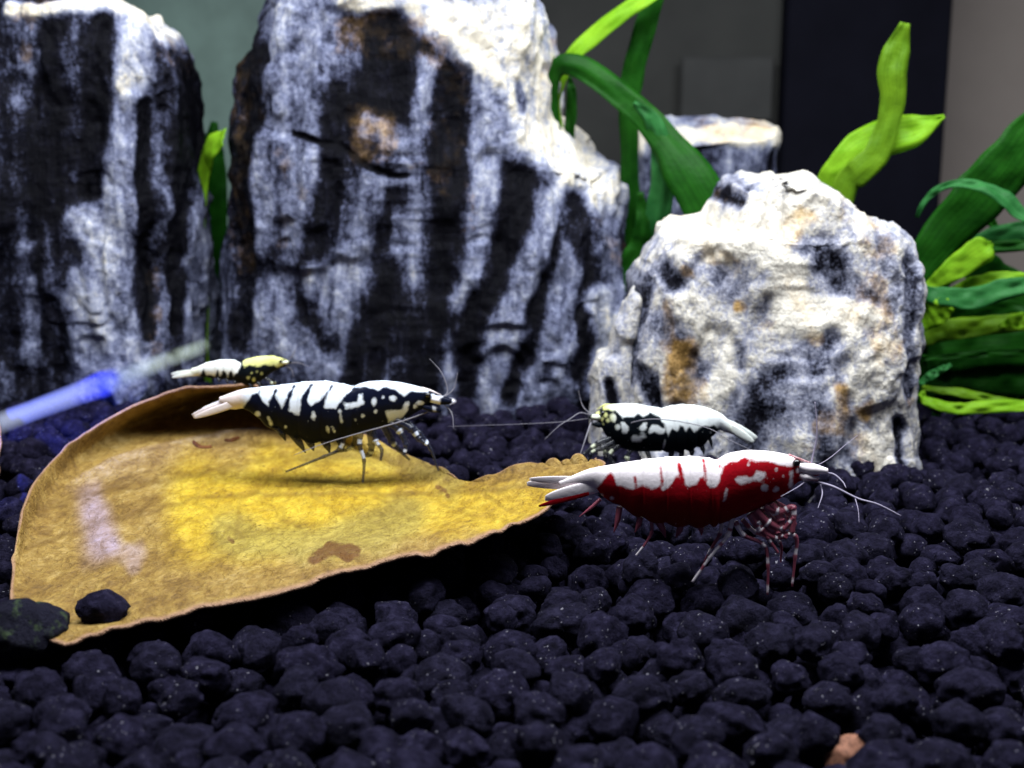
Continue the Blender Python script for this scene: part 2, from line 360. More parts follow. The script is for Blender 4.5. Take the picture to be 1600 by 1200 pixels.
md = o.modifiers.new('thickness', 'SOLIDIFY'); md.thickness = 0.028
tag(o, 'sliver of another pinkish brown leaf at the left border of the picture', 'leaf')
# ================================================================== SOIL: pellets poured one by one
gv, gf = [], []
gx, gy = np.meshgrid(np.linspace(-16, 16, 60), np.linspace(4, 27, 50), indexing='ij')
G = np.stack([gx, gy, -0.62+0.05*vnoise(gx*2, gy*2, 0)], -1).reshape(-1, 3)
bed = link('soil_bed', mesh('soil_bed', G, grid_faces(60, 50)), SOIL); tag(bed, kind='structure')
def ico(sub):
    t = (1+5**.5)/2
    V = [(-1,t,0),(1,t,0),(-1,-t,0),(1,-t,0),(0,-1,t),(0,1,t),(0,-1,-t),(0,1,-t),(t,0,-1),(t,0,1),(-t,0,-1),(-t,0,1)]
    F = [(0,11,5),(0,5,1),(0,1,7),(0,7,10),(0,10,11),(1,5,9),(5,11,4),(11,10,2),(10,7,6),(7,1,8),(3,9,4),(3,4,2),(3,2,6),(3,6,8),(3,8,9),(4,9,5),(2,4,11),(6,2,10),(8,6,7),(9,8,1)]
    V = [np.array(v)/np.linalg.norm(v) for v in V]
    for _ in range(sub):
        c = {}; F2 = []
        def mid(a, b):
            k = (min(a, b), max(a, b))
            if k not in c:
                m = V[a]+V[b]; V.append(m/np.linalg.norm(m)); c[k] = len(V)-1
            return c[k]
        for a, b_, d in F:
            x, y, zz = mid(a, b_), mid(b_, d), mid(d, a); F2 += [(a, x, zz), (b_, y, x), (d, zz, y), (x, y, zz)]
        F = F2
    return np.array(V), np.array(F)
I3, I2 = ico(3), ico(2)
def pellet_shape(V, seed):
    s = seed*13.7; g = np.random.default_rng(int(seed)+50)
    d = 1+0.19*fbm(V[:, 0]*1.1+s, V[:, 1]*1.1, V[:, 2]*1.1, 2)+0.13*vnoise(V[:, 0]*2.8+s, V[:, 1]*2.8, V[:, 2]*2.8)+0.06*vnoise(V[:, 0]*6+s, V[:, 1]*6, V[:, 2]*6)
    W = V*d[:, None]
    for k in range(5):                                   # worn flats
        n = g.normal(size=3); n /= np.linalg.norm(n); c = g.uniform(0.74, 0.95)
        h = W@n; W = W-np.where(h > c, (h-c)*0.8, 0)[:, None]*n
    return W*np.array([g.uniform(0.95, 1.28), g.uniform(0.9, 1.1), g.uniform(0.76, 0.95)])
NS = 20
PM = [mesh('soil_pellet', pellet_shape(I3[0], k), I3[1]) for k in range(NS)]
for m_ in PM: m_.materials.append(SOIL)
PV2 = [pellet_shape(I2[0], k) for k in range(NS)]
cells = {}; pel = []
def rest(x, y, r):
    z = -0.62+r*0.7; cx, cy = int(math.floor(x/0.5)), int(math.floor(y/0.5))
    for a in (-1, 0, 1):
        for b_ in (-1, 0, 1):
            for (X, Y, Z, R) in cells.get((cx+a, cy+b_), ()):
                D = (r+R)*0.97; q = D*D-(x-X)**2-(y-Y)**2
                if q > 0: z = max(z, Z+math.sqrt(q)*0.92)
    return z
for i in range(4300):
    r = random.choice((random.uniform(0.125, 0.19), random.uniform(0.14, 0.215), random.uniform(0.06, 0.13), random.uniform(0.13, 0.18)))
    best = None
    for k in range(12):
        y = 6.3+12.7*random.random()**0.85; x = random.uniform(-1, 1)*(0.4*y+1.0)
        zz = rest(x, y, r)
        if best is None or zz < best[2]: best = (x, y, zz)
    x, y, zz = best; cells.setdefault((int(math.floor(x/0.5)), int(math.floor(y/0.5))), []).append((x, y, zz, r)); pel.append((x, y, zz, r))
pel = np.array(pel)
tops = pel[:, 2]+pel[:, 3]; shift = -np.percentile(tops, 80)
pel[:, 2] += shift
bed.location.z = shift
pel[:, 2] = np.minimum(pel[:, 2], 0.13-pel[:, 3])
# keep pellets from piercing the leaf
keep = np.ones(len(pel), bool)
for i, (x, y, zz, r) in enumerate(pel):
    d = np.hypot(LFLAT[:, 0]-x, LFLAT[:, 1]-y); k = d < r*1.1
    if k.any():
        c = LFLAT[k, 2].min()-0.015-(zz+r*0.9)
        if c < 0:
            pel[i, 2] += c
pp = to_px(pel[:, :3]); dep = pel[:, 1]*CP-(pel[:, 2]-H)*SP
vis = (pp[:, 0] > -30) & (pp[:, 0] < 1630) & (pp[:, 1] < 1225) & (pp[:, 1] > 560) & ~inside(pp, leaf_outline) & (pel[:, 2]+pel[:, 3] > -0.22)
score = np.where(vis, pel[:, 3]/dep*(1+1.2*np.clip(pel[:, 2]+pel[:, 3]+0.2, 0, 0.25)), -1)
order = np.argsort(-score); solo = set(order[:300].tolist())
rv, rf, base = [], [], 0
for i, (x, y, zz, r) in enumerate(pel):
    e = (random.uniform(-.5, .5), random.uniform(-.5, .5), random.uniform(0, 6.28)); k = random.randrange(NS)
    if i in solo:
        o = link('soil_pellet', PM[k], None, bed, (x, y, zz-bed.location.z)); o.scale = (r, r, r); o.rotation_euler = e
    else:
        from mathutils import Euler
        M = np.array(Euler(e).to_matrix()); V = PV2[k]@M.T*r+[x, y, zz-bed.location.z]
        rv.append(V); rf.append(I2[1]+base); base += len(V)
o = link('soil_grains', mesh('soil_grains', np.vstack(rv), np.vstack(rf)), SOIL, bed); o['kind'] = 'stuff'
# odd pellets that are things of their own
def odd_pellet(loc, r, k, label, mat, e=(0.2, 0.1, 0.4), sc=(1, 1, 1)):
    me = mesh('soil_pellet', pellet_shape(I3[0], k), I3[1])
    o = link('loose_pellet', me, mat, loc=loc); o.scale = (r*sc[0], r*sc[1], r*sc[2]); o.rotation_euler = e
    tag(o, label, 'soil pellet', 'loose pellets')
odd_pellet(on_leaf(162, 965)+[0, 0, 0.11], 0.172, 31, 'black soil pellet resting on the yellow leaf near its lower left end', SOIL, sc=(1.0, 1, .92))
def glare_soil_mat():
    m, nt, b, o = new_mat('glare_soil')
    f = math_(nt, 'MULTIPLY', math_(nt, 'SUBTRACT', noise(nt, 2.2, 4, 0.65), 0.55), 8, clamp=True)
    c = mix(nt, f, (0.010, 0.0095, 0.022), (0.05, 0.075, 0.035)); nt.links.new(c, b.inputs['Base Color'])  # greenish patches paint the glass reflection into the pellet colour
    b.inputs['Roughness'].default_value = 0.7; b.inputs['Specular IOR Level'].default_value = 0.1; bump(nt, b, noise(nt, 4, 6, 0.72), 1.0, 0.09); return m
odd_pellet(at_z(42, 985, 0.16), 0.26, 33, 'larger black soil pellet with painted greenish glare over the lower left corner of the leaf', glare_soil_mat())
odd_pellet(at_z(1325, 1180, -0.14), 0.15, 35, 'rusty brown soil pellet at the bottom edge among black ones', plain('rusty_soil', (0.20, 0.085, 0.05), 0.8, 0.6, 9))
# ================================================================== ROCKS
def rock(name, label, left, right, Y, thick, strk, rust, mat, group, base=0.25, cuts=(), lean=0.0, slant=0.0, grain=0.0,
         rows=300, ring=380, expo=3.6, amp=1.0, warp=14, seed=1.0, capz=0.15, zbot=-0.5):
    xm = at_y(np.mean([p[0] for p in left+right]), 500, Y)[0]
    def sil(x, y):
        q = at_y(x, y, Y)
        for _ in range(6): q = at_y(x, y, Y+0.15*thick+lean*q[2]+slant*(q[0]-xm))
        return q
    Lp = np.array([sil(x, y) for x, y in left]); Rp = np.array([sil(x, y) for x, y in right])
    Lp = Lp[np.argsort(Lp[:, 2])]; Rp = Rp[np.argsort(Rp[:, 2])]
    ztop = max(Lp[-1, 2], Rp[-1, 2])
    zs = np.linspace(zbot, ztop, rows); xl = np.interp(zs, Lp[:, 2], Lp[:, 0]); xr = np.interp(zs, Rp[:, 2], Rp[:, 0])
    # rings: more of them on the front
    th = np.linspace(0, 2*math.pi, ring, endpoint=False)
    th = th+0.35*np.sin(2*th)*0
    c, s = np.cos(th), np.sin(th)
    ex = np.sign(c)*np.abs(c)**(2/expo); ey = np.sign(s)*np.abs(s)**(2/expo)
    cx = (xl+xr)/2; hw = (xr-xl)/2
    V = np.zeros((rows, ring, 3))
    V[..., 0] = cx[:, None]+hw[:, None]*ex[None, :]
    tk = thick*(0.85+0.15*np.minimum(1, hw/hw.max()))
    V[..., 1] = Y+thick*0.55+tk[:, None]*0.55*ey[None, :]
    V[..., 2] = zs[:, None]
    caps = []
    for k in range(1, 16):
        f = 1-(k/15)**1.0*0.999; q = V[-1].copy(); m0 = q.mean(0)
        q = m0+(q-m0)*f; q[:, 2] = ztop+capz*(1-f*f); caps.append(q)
    V = np.concatenate([V, np.array(caps)]); n = V.shape[0]
    V[..., 1] += lean*(V[..., 2])+slant*(V[..., 0]-xm)
    V = V.reshape(-1, 3)
    for (p, nn) in cuts:
        nn = np.array(nn, float); nn /= np.linalg.norm(nn); p = np.asarray(p)
        wv = 0.10*fbm(V[:, 0]*1.2, V[:, 1]*1.2, V[:, 2]*1.2+seed, 3)
        h = (V-p)@nn+wv; V = V-np.where(h > 0, h, 0)[:, None]*nn
    F = grid_faces(n, ring, True)
    me = mesh(name, V, F)
    nr = np.zeros(len(V)*3); me.vertices.foreach_get('normal', nr); nr = nr.reshape(-1, 3)
    Pq = V.copy(); Pq[:, 1] = Y; pq = to_px(Pq)
    pale = strokes(pq, base, strk, warp, seed); rs = strokes(pq, 0, rust, warp, seed+9)
    gx_ = V[:, 0]-grain*(V[:, 2]-2.5)
    D = 0.14*fbm(V[:, 0]*0.8+seed, V[:, 1]*0.8, V[:, 2]*0.6, 2)
    D += 0.10*fbm(gx_*2.2+seed, V[:, 1]*2.2, V[:, 2]*0.35, 3)
    rg = 1-np.abs(vnoise(gx_*3.4+seed*3, V[:, 1]*2, V[:, 2]*0.5)); D += 0.07*(rg-0.6)
    D += 0.055*fbm(V[:, 0]*5, V[:, 1]*5+seed, V[:, 2]*3, 3)+0.02*fbm(V[:, 0]*15, V[:, 1]*15, V[:, 2]*10, 2)
    q = fbm(gx_*0.9+seed*2, V[:, 1]*0.9, V[:, 2]*0.42, 3)*3; fq = q-np.floor(q)
    D += 0.13*((np.floor(q)+smooth((fq-0.36)/0.28))/3)*2
    q = fbm(V[:, 0]*1.7+seed, V[:, 1]*1.7, V[:, 2]*1.0+seed, 2)*2.5; fq = q-np.floor(q)
    D += 0.05*((np.floor(q)+smooth((fq-0.36)/0.28))/2.5)*2
    D = D*amp+0.10*(pale-0.5)-0.04
    V = V+nr*D[:, None]
    root = np.array([cx[0], Y+thick*0.5, 0.0])
    bpy.data.meshes.remove(me)
    me = mesh(name, V-root, F, {'pale': pale, 'rust': rs})
    o = link(name, me, mat, loc=root); tag(o, label, 'rock', group); return o
def Z(pts, s, ox, oy): return [(ox+x/s, oy+y/s) for x, y in pts]
def zs_(lst, s, ox, oy): return [(Z(p, s, ox, oy), w_/s, v) for p, w_, v in lst]
STONE = stone_mat('banded_stone'); STONE2 = stone_mat('quartz_stone', (1.5, 1.2, 0.55), 0.85, ((0.08, 0.085, 0.125), (0.27, 0.275, 0.34), (0.58, 0.54, 0.47)), top=(0.78, 0.72, 0.62))
RG = 'banded rocks standing on the soil'
# left rock
st = zs_([([(330,60),(330,300),(345,600),(340,1100)], 150, .60), ([(300,90),(330,220)], 120, .88), ([(225,650),(300,760)], 90, .72), ([(230,850),(260,960)], 110, .7),
          ([(230,980),(240,1130)], 80, .55), ([(520,170),(510,400),(520,700),(545,960),(545,1150)], 60, .55), ([(445,330),(450,1000),(460,1100)], 55, .36), ([(60,730),(90,900),(80,1050)], 50, .45),
          ([(200,100),(195,400)], 45, .38), ([(40,80),(30,300)], 60, .45), ([(120,60),(120,500)], 40, .22), ([(268,70),(262,420),(250,560)], 62, .02), ([(392,300),(400,700),(415,1000)], 34, .03), ([(482,190),(478,600),(490,1000)], 30, .02),
          ([(575,200),(580,900)], 40, .04), ([(120,300),(110,600)], 110, .05), ([(0,30),(270,25),(400,75),(550,160)], 44, .98)], 1.875, 0, 0)  # last stroke paints the overhead light on the top rim
ru = zs_([([(0,40),(150,20)], 60, .6), ([(400,120),(470,180)], 60, .45), ([(440,800),(455,1050)], 50, .45), ([(60,70),(40,160)], 50, .5)], 1.875, 0, 0)
Yl = 16.9
rock('rock', 'tall dark rock with grey vertical stripes at the left', [(-330,640),(-300,300),(-260,30),(-200,-20)],
     [(305,700),(300,560),(293,420),(284,300),(278,180),(270,115),(256,84),(232,60),(195,26),(140,0),(130,-10)], Yl, 2.6, st, ru, STONE, RG,
     base=.24, cuts=[(at_y(150, 22, Yl)-[0, -.10, 0], (0.05, -0.7, 0.75)), (at_y(270, 85, Yl)-[0, -.05, 0], (0.5, -0.45, 0.75)), (at_y(296, 300, Yl)+[-0.12, 0, 0], (0.75, -0.66, 0.0))], lean=0.05, seed=2.3, rows=300, ring=460)
# middle rock
st = zs_([([(310,60),(300,220),(330,380)], 240, .56), ([(330,480),(300,700)], 90, .55), ([(180,420),(190,720)], 70, .55), ([(225,760),(230,920)], 60, .42),
          ([(170,900),(280,1000),(400,1070)], 120, .58), ([(400,420),(340,900),(400,1000)], 70, .12), ([(560,100),(650,250),(470,330)], 190, .08), ([(680,180),(650,400)], 60, .58),
          ([(720,200),(720,400)], 30, .05), ([(540,530),(480,760)], 95, .56), ([(660,520),(640,760)], 105, .58), ([(600,560),(560,740)], 35, .15), ([(360,830),(540,820),(720,780)], 95, .66), ([(400,850),(430,960)], 110, .58),
          ([(560,810),(520,1000),(480,1150)], 90, .08), ([(650,880),(600,1000)], 70, .35), ([(520,370),(620,410),(720,470)], 80, .62),
          ([(290,382),(420,430),(520,480),(610,505)], 18, -.1), ([(800,100),(740,450),(770,700),(690,980),(650,1150)], 110, .06), ([(880,280),(865,500),(850,750),(800,900)], 100, .62),
          ([(765,1000),(760,1160)], 55, .66), ([(850,160),(980,400),(960,600),(890,850),(810,960),(830,1150)], 90, .02), ([(1060,600),(980,800),(910,1000),(870,1180)], 85, .58),
          ([(1090,680),(1005,900),(940,1150)], 40, .08), ([(1140,700),(1080,900),(1010,1180)], 90, .55), ([(1180,800),(1120,1100)], 55, .12), ([(130,150),(110,500),(110,1000)], 70, .05),
          ([(1140,620),(1180,760)], 80, .2), ([(1230,700),(1230,850)], 60, .4), ([(700,10),(850,120),(960,280),(1010,400)], 150, 1.0), ([(930,40),(1010,180),(1030,330),(1130,440),(1220,560)], 170, .97), ([(950,260),(980,330)], 40, .5), ([(1190,900),(1220,1000),(1180,1150)], 80, .75),  # white shoulder strokes paint the overhead light into the stone colour
          ([(1150,590),(1160,640)], 70, .15), ([(420,-20),(640,10),(720,30)], 50, .95), ([(240,20),(220,110)], 90, .75)], 1.874, 300, 0)
ru = zs_([([(440,120),(600,120),(760,160)], 130, .5), ([(770,250),(750,450),(790,620)], 100, .55), ([(500,420),(560,400)], 120, .6), ([(300,560),(260,700)], 70, .45), ([(120,150),(90,500),(80,800)], 70, .5), ([(450,60),(620,60),(720,80)], 110, .55), ([(480,340),(580,360),(560,420)], 90, .6), ([(740,300),(730,480),(800,640)], 80, .38), ([(230,430),(290,600),(270,700)], 70, .42), ([(640,480),(700,520)], 60, .4), ([(110,300),(60,600)], 60, .5), ([(1220,620),(1260,780)], 60, .4), ([(1040,100),(1050,250)], 40, .5), ([(140,200),(150,330)], 40, .4)], 1.874, 300, 0)
Yc = 17.0
rock('rock', 'largest rock, black and blue grey bands with a white slanting right shoulder', [(308,720),(312,560),(316,430),(330,330),(345,200),(368,100),(392,30),(420,-70)],
     [(1000,720),(985,560),(982,440),(978,300),(965,262),(915,238),(880,185),(872,130),(858,60),(842,0),(815,-70)], Yc, 3.4, st, ru, STONE, RG,
     base=.37, cuts=[(at_y(765, 30, Yc)+[0, .0, 0], (0.62, -0.45, 0.62)), (at_y(890, 260, Yc)+[0, .0, 0], (0.70, -0.52, 0.45)), (at_y(600, 5, Yc)+[0, .0, 0], (-0.05, -0.6, 0.8)),
      (at_y(965, 480, Yc)+[-0.1, 0.05, 0], (0.8, -0.6, 0.05)), (at_y(335, 400, Yc)+[-0.12, 0, 0], (-0.75, -0.6, 0.1))],
     lean=0.05, grain=0.14, seed=5.1, rows=330, ring=480)
# right rock
st = zs_([([(300,700),(420,880)], 60, .45), ([(560,750),(480,1000)], 50, .42), ([(740,760),(700,1000)], 60, .45), ([(1000,420),(1030,640)], 60, .5), ([(880,820),(860,1100)], 50, .5), ([(760,420),(640,560)], 60, .5), ([(250,560),(215,800),(200,900)], 40, .36), ([(640,870),(560,1000),(540,1100)], 90, .33), ([(850,700),(790,830)], 70, .36), ([(830,470),(910,570)], 110, .36), ([(640,235)], 70, .36), ([(570,290)], 60, .25),
          ([(780,900),(790,1120)], 60, .36), ([(1070,1000),(1060,1130)], 40, .15), ([(590,400),(530,480),(520,560)], 70, .5), ([(300,530),(330,570)], 60, .3), ([(470,520)], 60, .45), ([(640,640)], 50, .35),
          ([(710,250),(900,230)], 120, .85), ([(420,400),(560,420),(700,340)], 140, .95), ([(680,500),(700,640),(900,660)], 110, .95), ([(940,350),(1050,320)], 90, .75), ([(400,650),(480,760)], 110, .8), ([(500,850),(450,950)], 80, .75), ([(940,500),(1010,560)], 60, .6), ([(960,800),(920,880)], 100, .8), ([(940,1080),(1000,1150)], 90, .85),
          ([(1090,500),(1095,900)], 40, .35), ([(330,1000),(320,1100)], 60, .4), ([(690,800),(700,950)], 60, .55), ([(250,850),(260,950)], 40, .3)], 2.068, 900, 180)
ru = zs_([([(420,420),(500,500)], 100, .55), ([(1000,300),(1040,420)], 90, .5), ([(330,640),(310,760)], 70, .55), ([(820,960),(780,1060)], 70, .65), ([(900,330),(980,420)], 120, .55), ([(700,560),(760,640)], 120, .55), ([(960,560),(1000,760)], 130, .65), ([(420,1000),(400,900)], 80, .6), ([(640,720)], 90, .5), ([(690,400),(750,340)], 100, .75), ([(385,525)], 50, .95), ([(540,640)], 55, .95), ([(370,770),(345,920)], 95, .95), ([(800,720)], 70, .7), ([(950,960)], 80, .85), ([(870,880),(860,1010)], 60, .8), ([(920,1060),(960,1130)], 90, .6), ([(880,640),(1010,670)], 70, .5), ([(1100,940)], 40, .7), ([(560,290)], 60, .4), ([(240,470)], 50, .5), ([(670,1000),(660,1080)], 40, .6)], 2.068, 900, 180)
Yr = 14.0
rock('rock', 'white crumbly rock with rust spots at the right, behind the red shrimp', [(985,800),(992,640),(996,520),(1004,450),(1014,428),(1028,398),(1040,374),(1080,370),(1134,368),(1140,340),(1148,308),(1165,292),(1190,284),(1225,282)],
     [(1462,800),(1462,700),(1459,560),(1456,460),(1448,430),(1440,402),(1420,376),(1380,352),(1352,322),(1318,300),(1292,288),(1240,284)], Yr, 2.1, st, ru, STONE2, RG,
     base=.68, cuts=[(at_y(1060, 420, Yr)+[0, .04, 0], (-0.25, -0.72, 0.62)), (at_y(1250, 330, Yr)+[0, 0.1, 0], (0.05, -0.7, 0.7)), (at_y(1390, 360, Yr)+[0, .05, 0], (0.5, -0.6, 0.6))],
     lean=0.13, slant=-0.12, amp=0.7, warp=22, seed=8.4, rows=280, ring=400, expo=3.8, capz=0.04)
# small splinter at the left foot of the right rock
st = [([(940,560),(935,650)], 30, .75), ([(965,520),(985,560)], 40, .7), ([(955,600),(965,680)], 16, .2)]
rock('rock', 'small pale splinter of rock at the left foot of the white rock', [(912,760),(914,660),(920,595),(934,562),(952,554),(962,512),(985,470)],
     [(1010,760),(1012,660),(1012,560),(1010,520),(1005,468)], 14.7, 0.8, st, [([(960,640)], 30, .3)], STONE2, RG, base=.72, lean=.1, amp=.6, seed=3.3, rows=120, ring=160, expo=3.0)
# flat topped rock far behind
st = [([(1000,215),(1120,212),(1225,208)], 44, 1.0), ([(1080,300),(1100,250)], 50, .2), ([(1150,250),(1160,330)], 30, .6), ([(1190,240),(1200,300)], 30, .5), ([(1020,260),(1030,330)], 40, .5), ([(1120,240),(1130,340)], 26, .15), ([(1215,240),(1215,300)], 16, .2)]  # first stroke: lit top lip painted pale in the stone colour
Yb = 19.5
rock('rock', 'grey flat topped rock standing farthest back, behind the dark green leaf', [(985,700),(990,300),(992,205),(996,198)], [(1232,700),(1226,300),(1226,210),(1222,197)], Yb, 1.8, st,
     [([(1100,205),(1210,202)], 40, .7), ([(1000,210),(1080,215)], 30, .3)], STONE, RG, base=.46, cuts=[(at_y(1100, 236, Yb), (0, -0.68, 0.73))], lean=.03, amp=.5, seed=6.2, rows=160, ring=220, expo=5)
# ================================================================== PLANTS
GREEN = plant_mat('green_blade', (0.006, 0.065, 0.004), (0.022, 0.15, 0.010), 0.5)
LIME = plant_mat('lit_blade', (0.22, 0.50, 0.015), (0.36, 0.66, 0.03), 0.5)  # light shining through the blades painted as a brighter green
OLIVE = plant_mat('olive_blade', (0.11, 0.25, 0.010), (0.20, 0.38, 0.015), 0.5)
TEAL = plant_mat('bluish_blade', (0.012, 0.11, 0.022), (0.05, 0.24, 0.06), 0.4)
def blade(parent, px, widths, mat, face=0.0, fold=0.05, name='leaf', n=40, label=None):
    """px: (x, y, depth) along the blade; widths in photo pixels; face: 0 broadside on, 1 edge on"""
    P = catmull(np.array([at_y(x, y, Y) for x, y, Y in px]), n)
    wd = np.interp(np.linspace(0, 1, n), np.linspace(0, 1, len(widths)), widths)/FPX*P[:, 1]/2
    T = np.gradient(P, axis=0); T /= np.linalg.norm(T, axis=1)[:, None]
    ref = np.array([0, 1.0, 0]); A = np.cross(T, ref); A /= np.linalg.norm(A, axis=1)[:, None]+1e-9
    Bn = np.cross(A, T)
    A2 = A*math.cos(face)+Bn*math.sin(face); N2 = np.cross(A2, T)
    ss = np.linspace(-1, 1, 9)
    rip = 1+0.12*vnoise(np.linspace(0, 14, n)[:, None]+P[0, 0]*5, np.sign(ss)[None, :]*3.3, 0.5)
    V = P[:, None]+A2[:, None]*(wd[:, None]*ss[None, :]*rip)[..., None]+N2[:, None]*(np.abs(ss)[None, :]*wd[:, None]*fold+0.055*vnoise(np.linspace(0, 11, n)[:, None], ss[None, :]*1.5, P[0, 2]))[..., None]
    o = link(name, mesh(name, V.reshape(-1, 3)-np.array(parent.location), grid_faces(n, 9), {'mid': np.tile(np.abs(ss), n)}), mat, parent)
    md = o.modifiers.new('thickness', 'SOLIDIFY'); md.thickness = 0.008
    if label: o['label'] = label
    return o
g = 'green water plants'
p = thing('water_plant', at_z(972, 560, 0)*0+at_y(972, 560, 18.6), 'green ribbon leaved plant arching out between the largest rock and the flat topped rock', 'plant', g)
blade(p, [(972,560,18.6),(905,300,18.6),(870,190,18.5),(876,125,18.4),(902,78,18.3),(950,36,18.2),(1005,0,18.1),(1050,-25,18)], [30,26,18,20,28,30,26,20], LIME, .5)
blade(p, [(972,560,18.6),(985,420,18.6),(984,250,18.6),(984,140,18.5),(1003,60,18.4),(1030,-30,18.3)], [38,44,26,34,34,30], GREEN, .2)
blade(p, [(935,520,18.4),(890,320,18.3),(862,170,18.2),(868,108,18.1),(905,104,18),(955,138,17.8),(1005,180,17.6),(1045,225,17.4),(1080,275,17.2),(1120,350,17.1),(1140,420,17)], [12,16,20,30,36,38,40,54,74,84,40], GREEN, .1, .2)
blade(p, [(1000,500,18),(1012,420,17.8),(1030,330,17.6),(1035,250,17.5),(1020,190,17.5),(990,160,17.6)], [20,26,40,38,26,8], TEAL, .3, .2)
blade(p, [(972,560,18.6),(900,300,18.9),(890,220,18.9),(893,150,18.9),(890,120,18.9)], [16,20,18,16,6], GREEN, .2)
blade(p, [(965,560,17.9),(972,480,17.9),(990,410,17.8),(1005,360,17.7),(1000,300,17.7)], [30,42,40,30,10], GREEN, .2)
p = thing('water_plant', at_y(1330, 420, 16.8), 'yellow green plant with one upright wavy leaf rising over the white rock', 'plant', g)
blade(p, [(1300,420,16.8),(1318,300,16.6),(1340,270,16.5),(1372,238,16.5),(1388,190,16.5),(1396,150,16.5),(1394,110,16.5),(1402,75,16.5),(1414,36,16.5)], [30,36,44,40,34,40,44,38,14], OLIVE, .25, .2, label='upright wavy olive leaf')
blade(p, [(1280,420,17.2),(1285,300,17),(1310,258,16.9),(1350,226,16.8),(1390,212,16.7),(1430,202,16.6),(1476,182,16.5)], [20,26,36,56,66,50,4], LIME, .35, .15, label='bright lime leaf lying sideways')
p = thing('water_plant', at_y(1450, 640, 17), 'dense green plant with many blades at the right border, beside the white rock', 'plant', g)
R = [([(1430,640,17),(1432,450,16.9),(1470,375,16.8),(1530,310,16.6),(1580,250,16.5),(1640,170,16.4)], [30,50,64,84,80,50], GREEN, .1),
     ([(1432,340,16.6),(1450,308,16.5),(1485,288,16.4),(1530,290,16.3),(1570,310,16.2),(1605,345,16.1)], [6,10,12,20,30,20], TEAL, .5),
     ([(1420,420,17),(1470,398,16.9),(1530,388,16.8),(1640,380,16.6)], [20,22,20,18], GREEN, .4),
     ([(1440,460,16.7),(1465,440,16.6),(1500,414,16.5),(1538,388,16.4),(1550,380,16.4)], [14,26,40,44,6], LIME, .2),
     ([(1425,452,16.5),(1470,462,16.4),(1520,466,16.3),(1570,452,16.2),(1630,440,16.1)], [20,30,34,34,20], TEAL, .3),
     ([(1480,460,16.7),(1520,446,16.6),(1570,436,16.5),(1630,440,16.4)], [16,28,26,18], LIME, .4),
     ([(1425,500,16.6),(1455,490,16.5),(1478,478,16.4),(1492,466,16.4)], [46,50,34,4], LIME, .1),
     ([(1425,530,16.8),(1480,516,16.7),(1550,508,16.6),(1640,498,16.5)], [34,34,30,28], OLIVE, .3),
     ([(1560,510,16.5),(1590,502,16.4),(1640,498,16.3)], [4,26,26], LIME, .3),
     ([(1425,560,17.2),(1500,548,17.1),(1640,540,17)], [50,64,60], GREEN, .2),
     ([(1425,600,17.2),(1520,590,17.1),(1640,590,17)], [50,60,60], GREEN, .3),
     ([(1430,640,17.2),(1520,620,17.4),(1640,610,17.5)], [40,50,50], GREEN, .2),
     ([(1430,470,17.6),(1500,400,17.6),(1560,440,17.6),(1640,470,17.6)], [50,60,60,60], GREEN, .2),
     ([(1436,600,16.3),(1458,585,16.3),(1486,570,16.3)], [10,14,6], TEAL, .3),
     ([(1438,614,16.2),(1452,628,16.1),(1490,638,16),(1540,636,16),(1640,632,16)], [12,18,18,20,18], LIME, .4),
     ([(1440,606,16.5),(1500,614,16.4),(1560,626,16.3),(1640,640,16.2)], [8,16,14,10], OLIVE, .4),
     ([(1440,560,16.7),(1500,556,16.7),(1560,552,16.6),(1640,552,16.6)], [8,12,12,10], GREEN, .4)]
for a, b_, m_, f_ in R: blade(p, a, b_, m_, f_)
g_ = np.random.default_rng(21)
for k in range(6):
    y0 = g_.uniform(430, 640); x1 = g_.uniform(1500, 1640); y1 = y0-g_.uniform(-20, 110); yy = g_.uniform(17.3, 17.9)
    blade(p, [(1415+g_.uniform(0, 40), y0+20, yy+.3), ((1430+x1)/2, (y0+y1)/2-g_.uniform(0, 35), yy), (x1, y1, yy-.2), (x1+40, y1+g_.uniform(0, 40), yy-.3)], [14, g_.uniform(24, 38), g_.uniform(22, 34), 4], (GREEN, TEAL, GREEN, LIME, GREEN)[k % 5], g_.uniform(0, .5))
p = thing('water_plant', at_y(330, 560, 19.8), 'lime green leaf showing in the narrow gap between the two tall rocks', 'plant', g)
blade(p, [(325,620,18.6),(318,450,18.6),(316,330,18.5),(318,262,18.4),(330,232,18.1),(352,214,17.8)], [20,24,22,34,48,30], LIME, .7)
blade(p, [(340,620,20.2),(335,430,20.2),(330,260,20.2),(334,190,20.2)], [50,56,46,10], GREEN, .2)
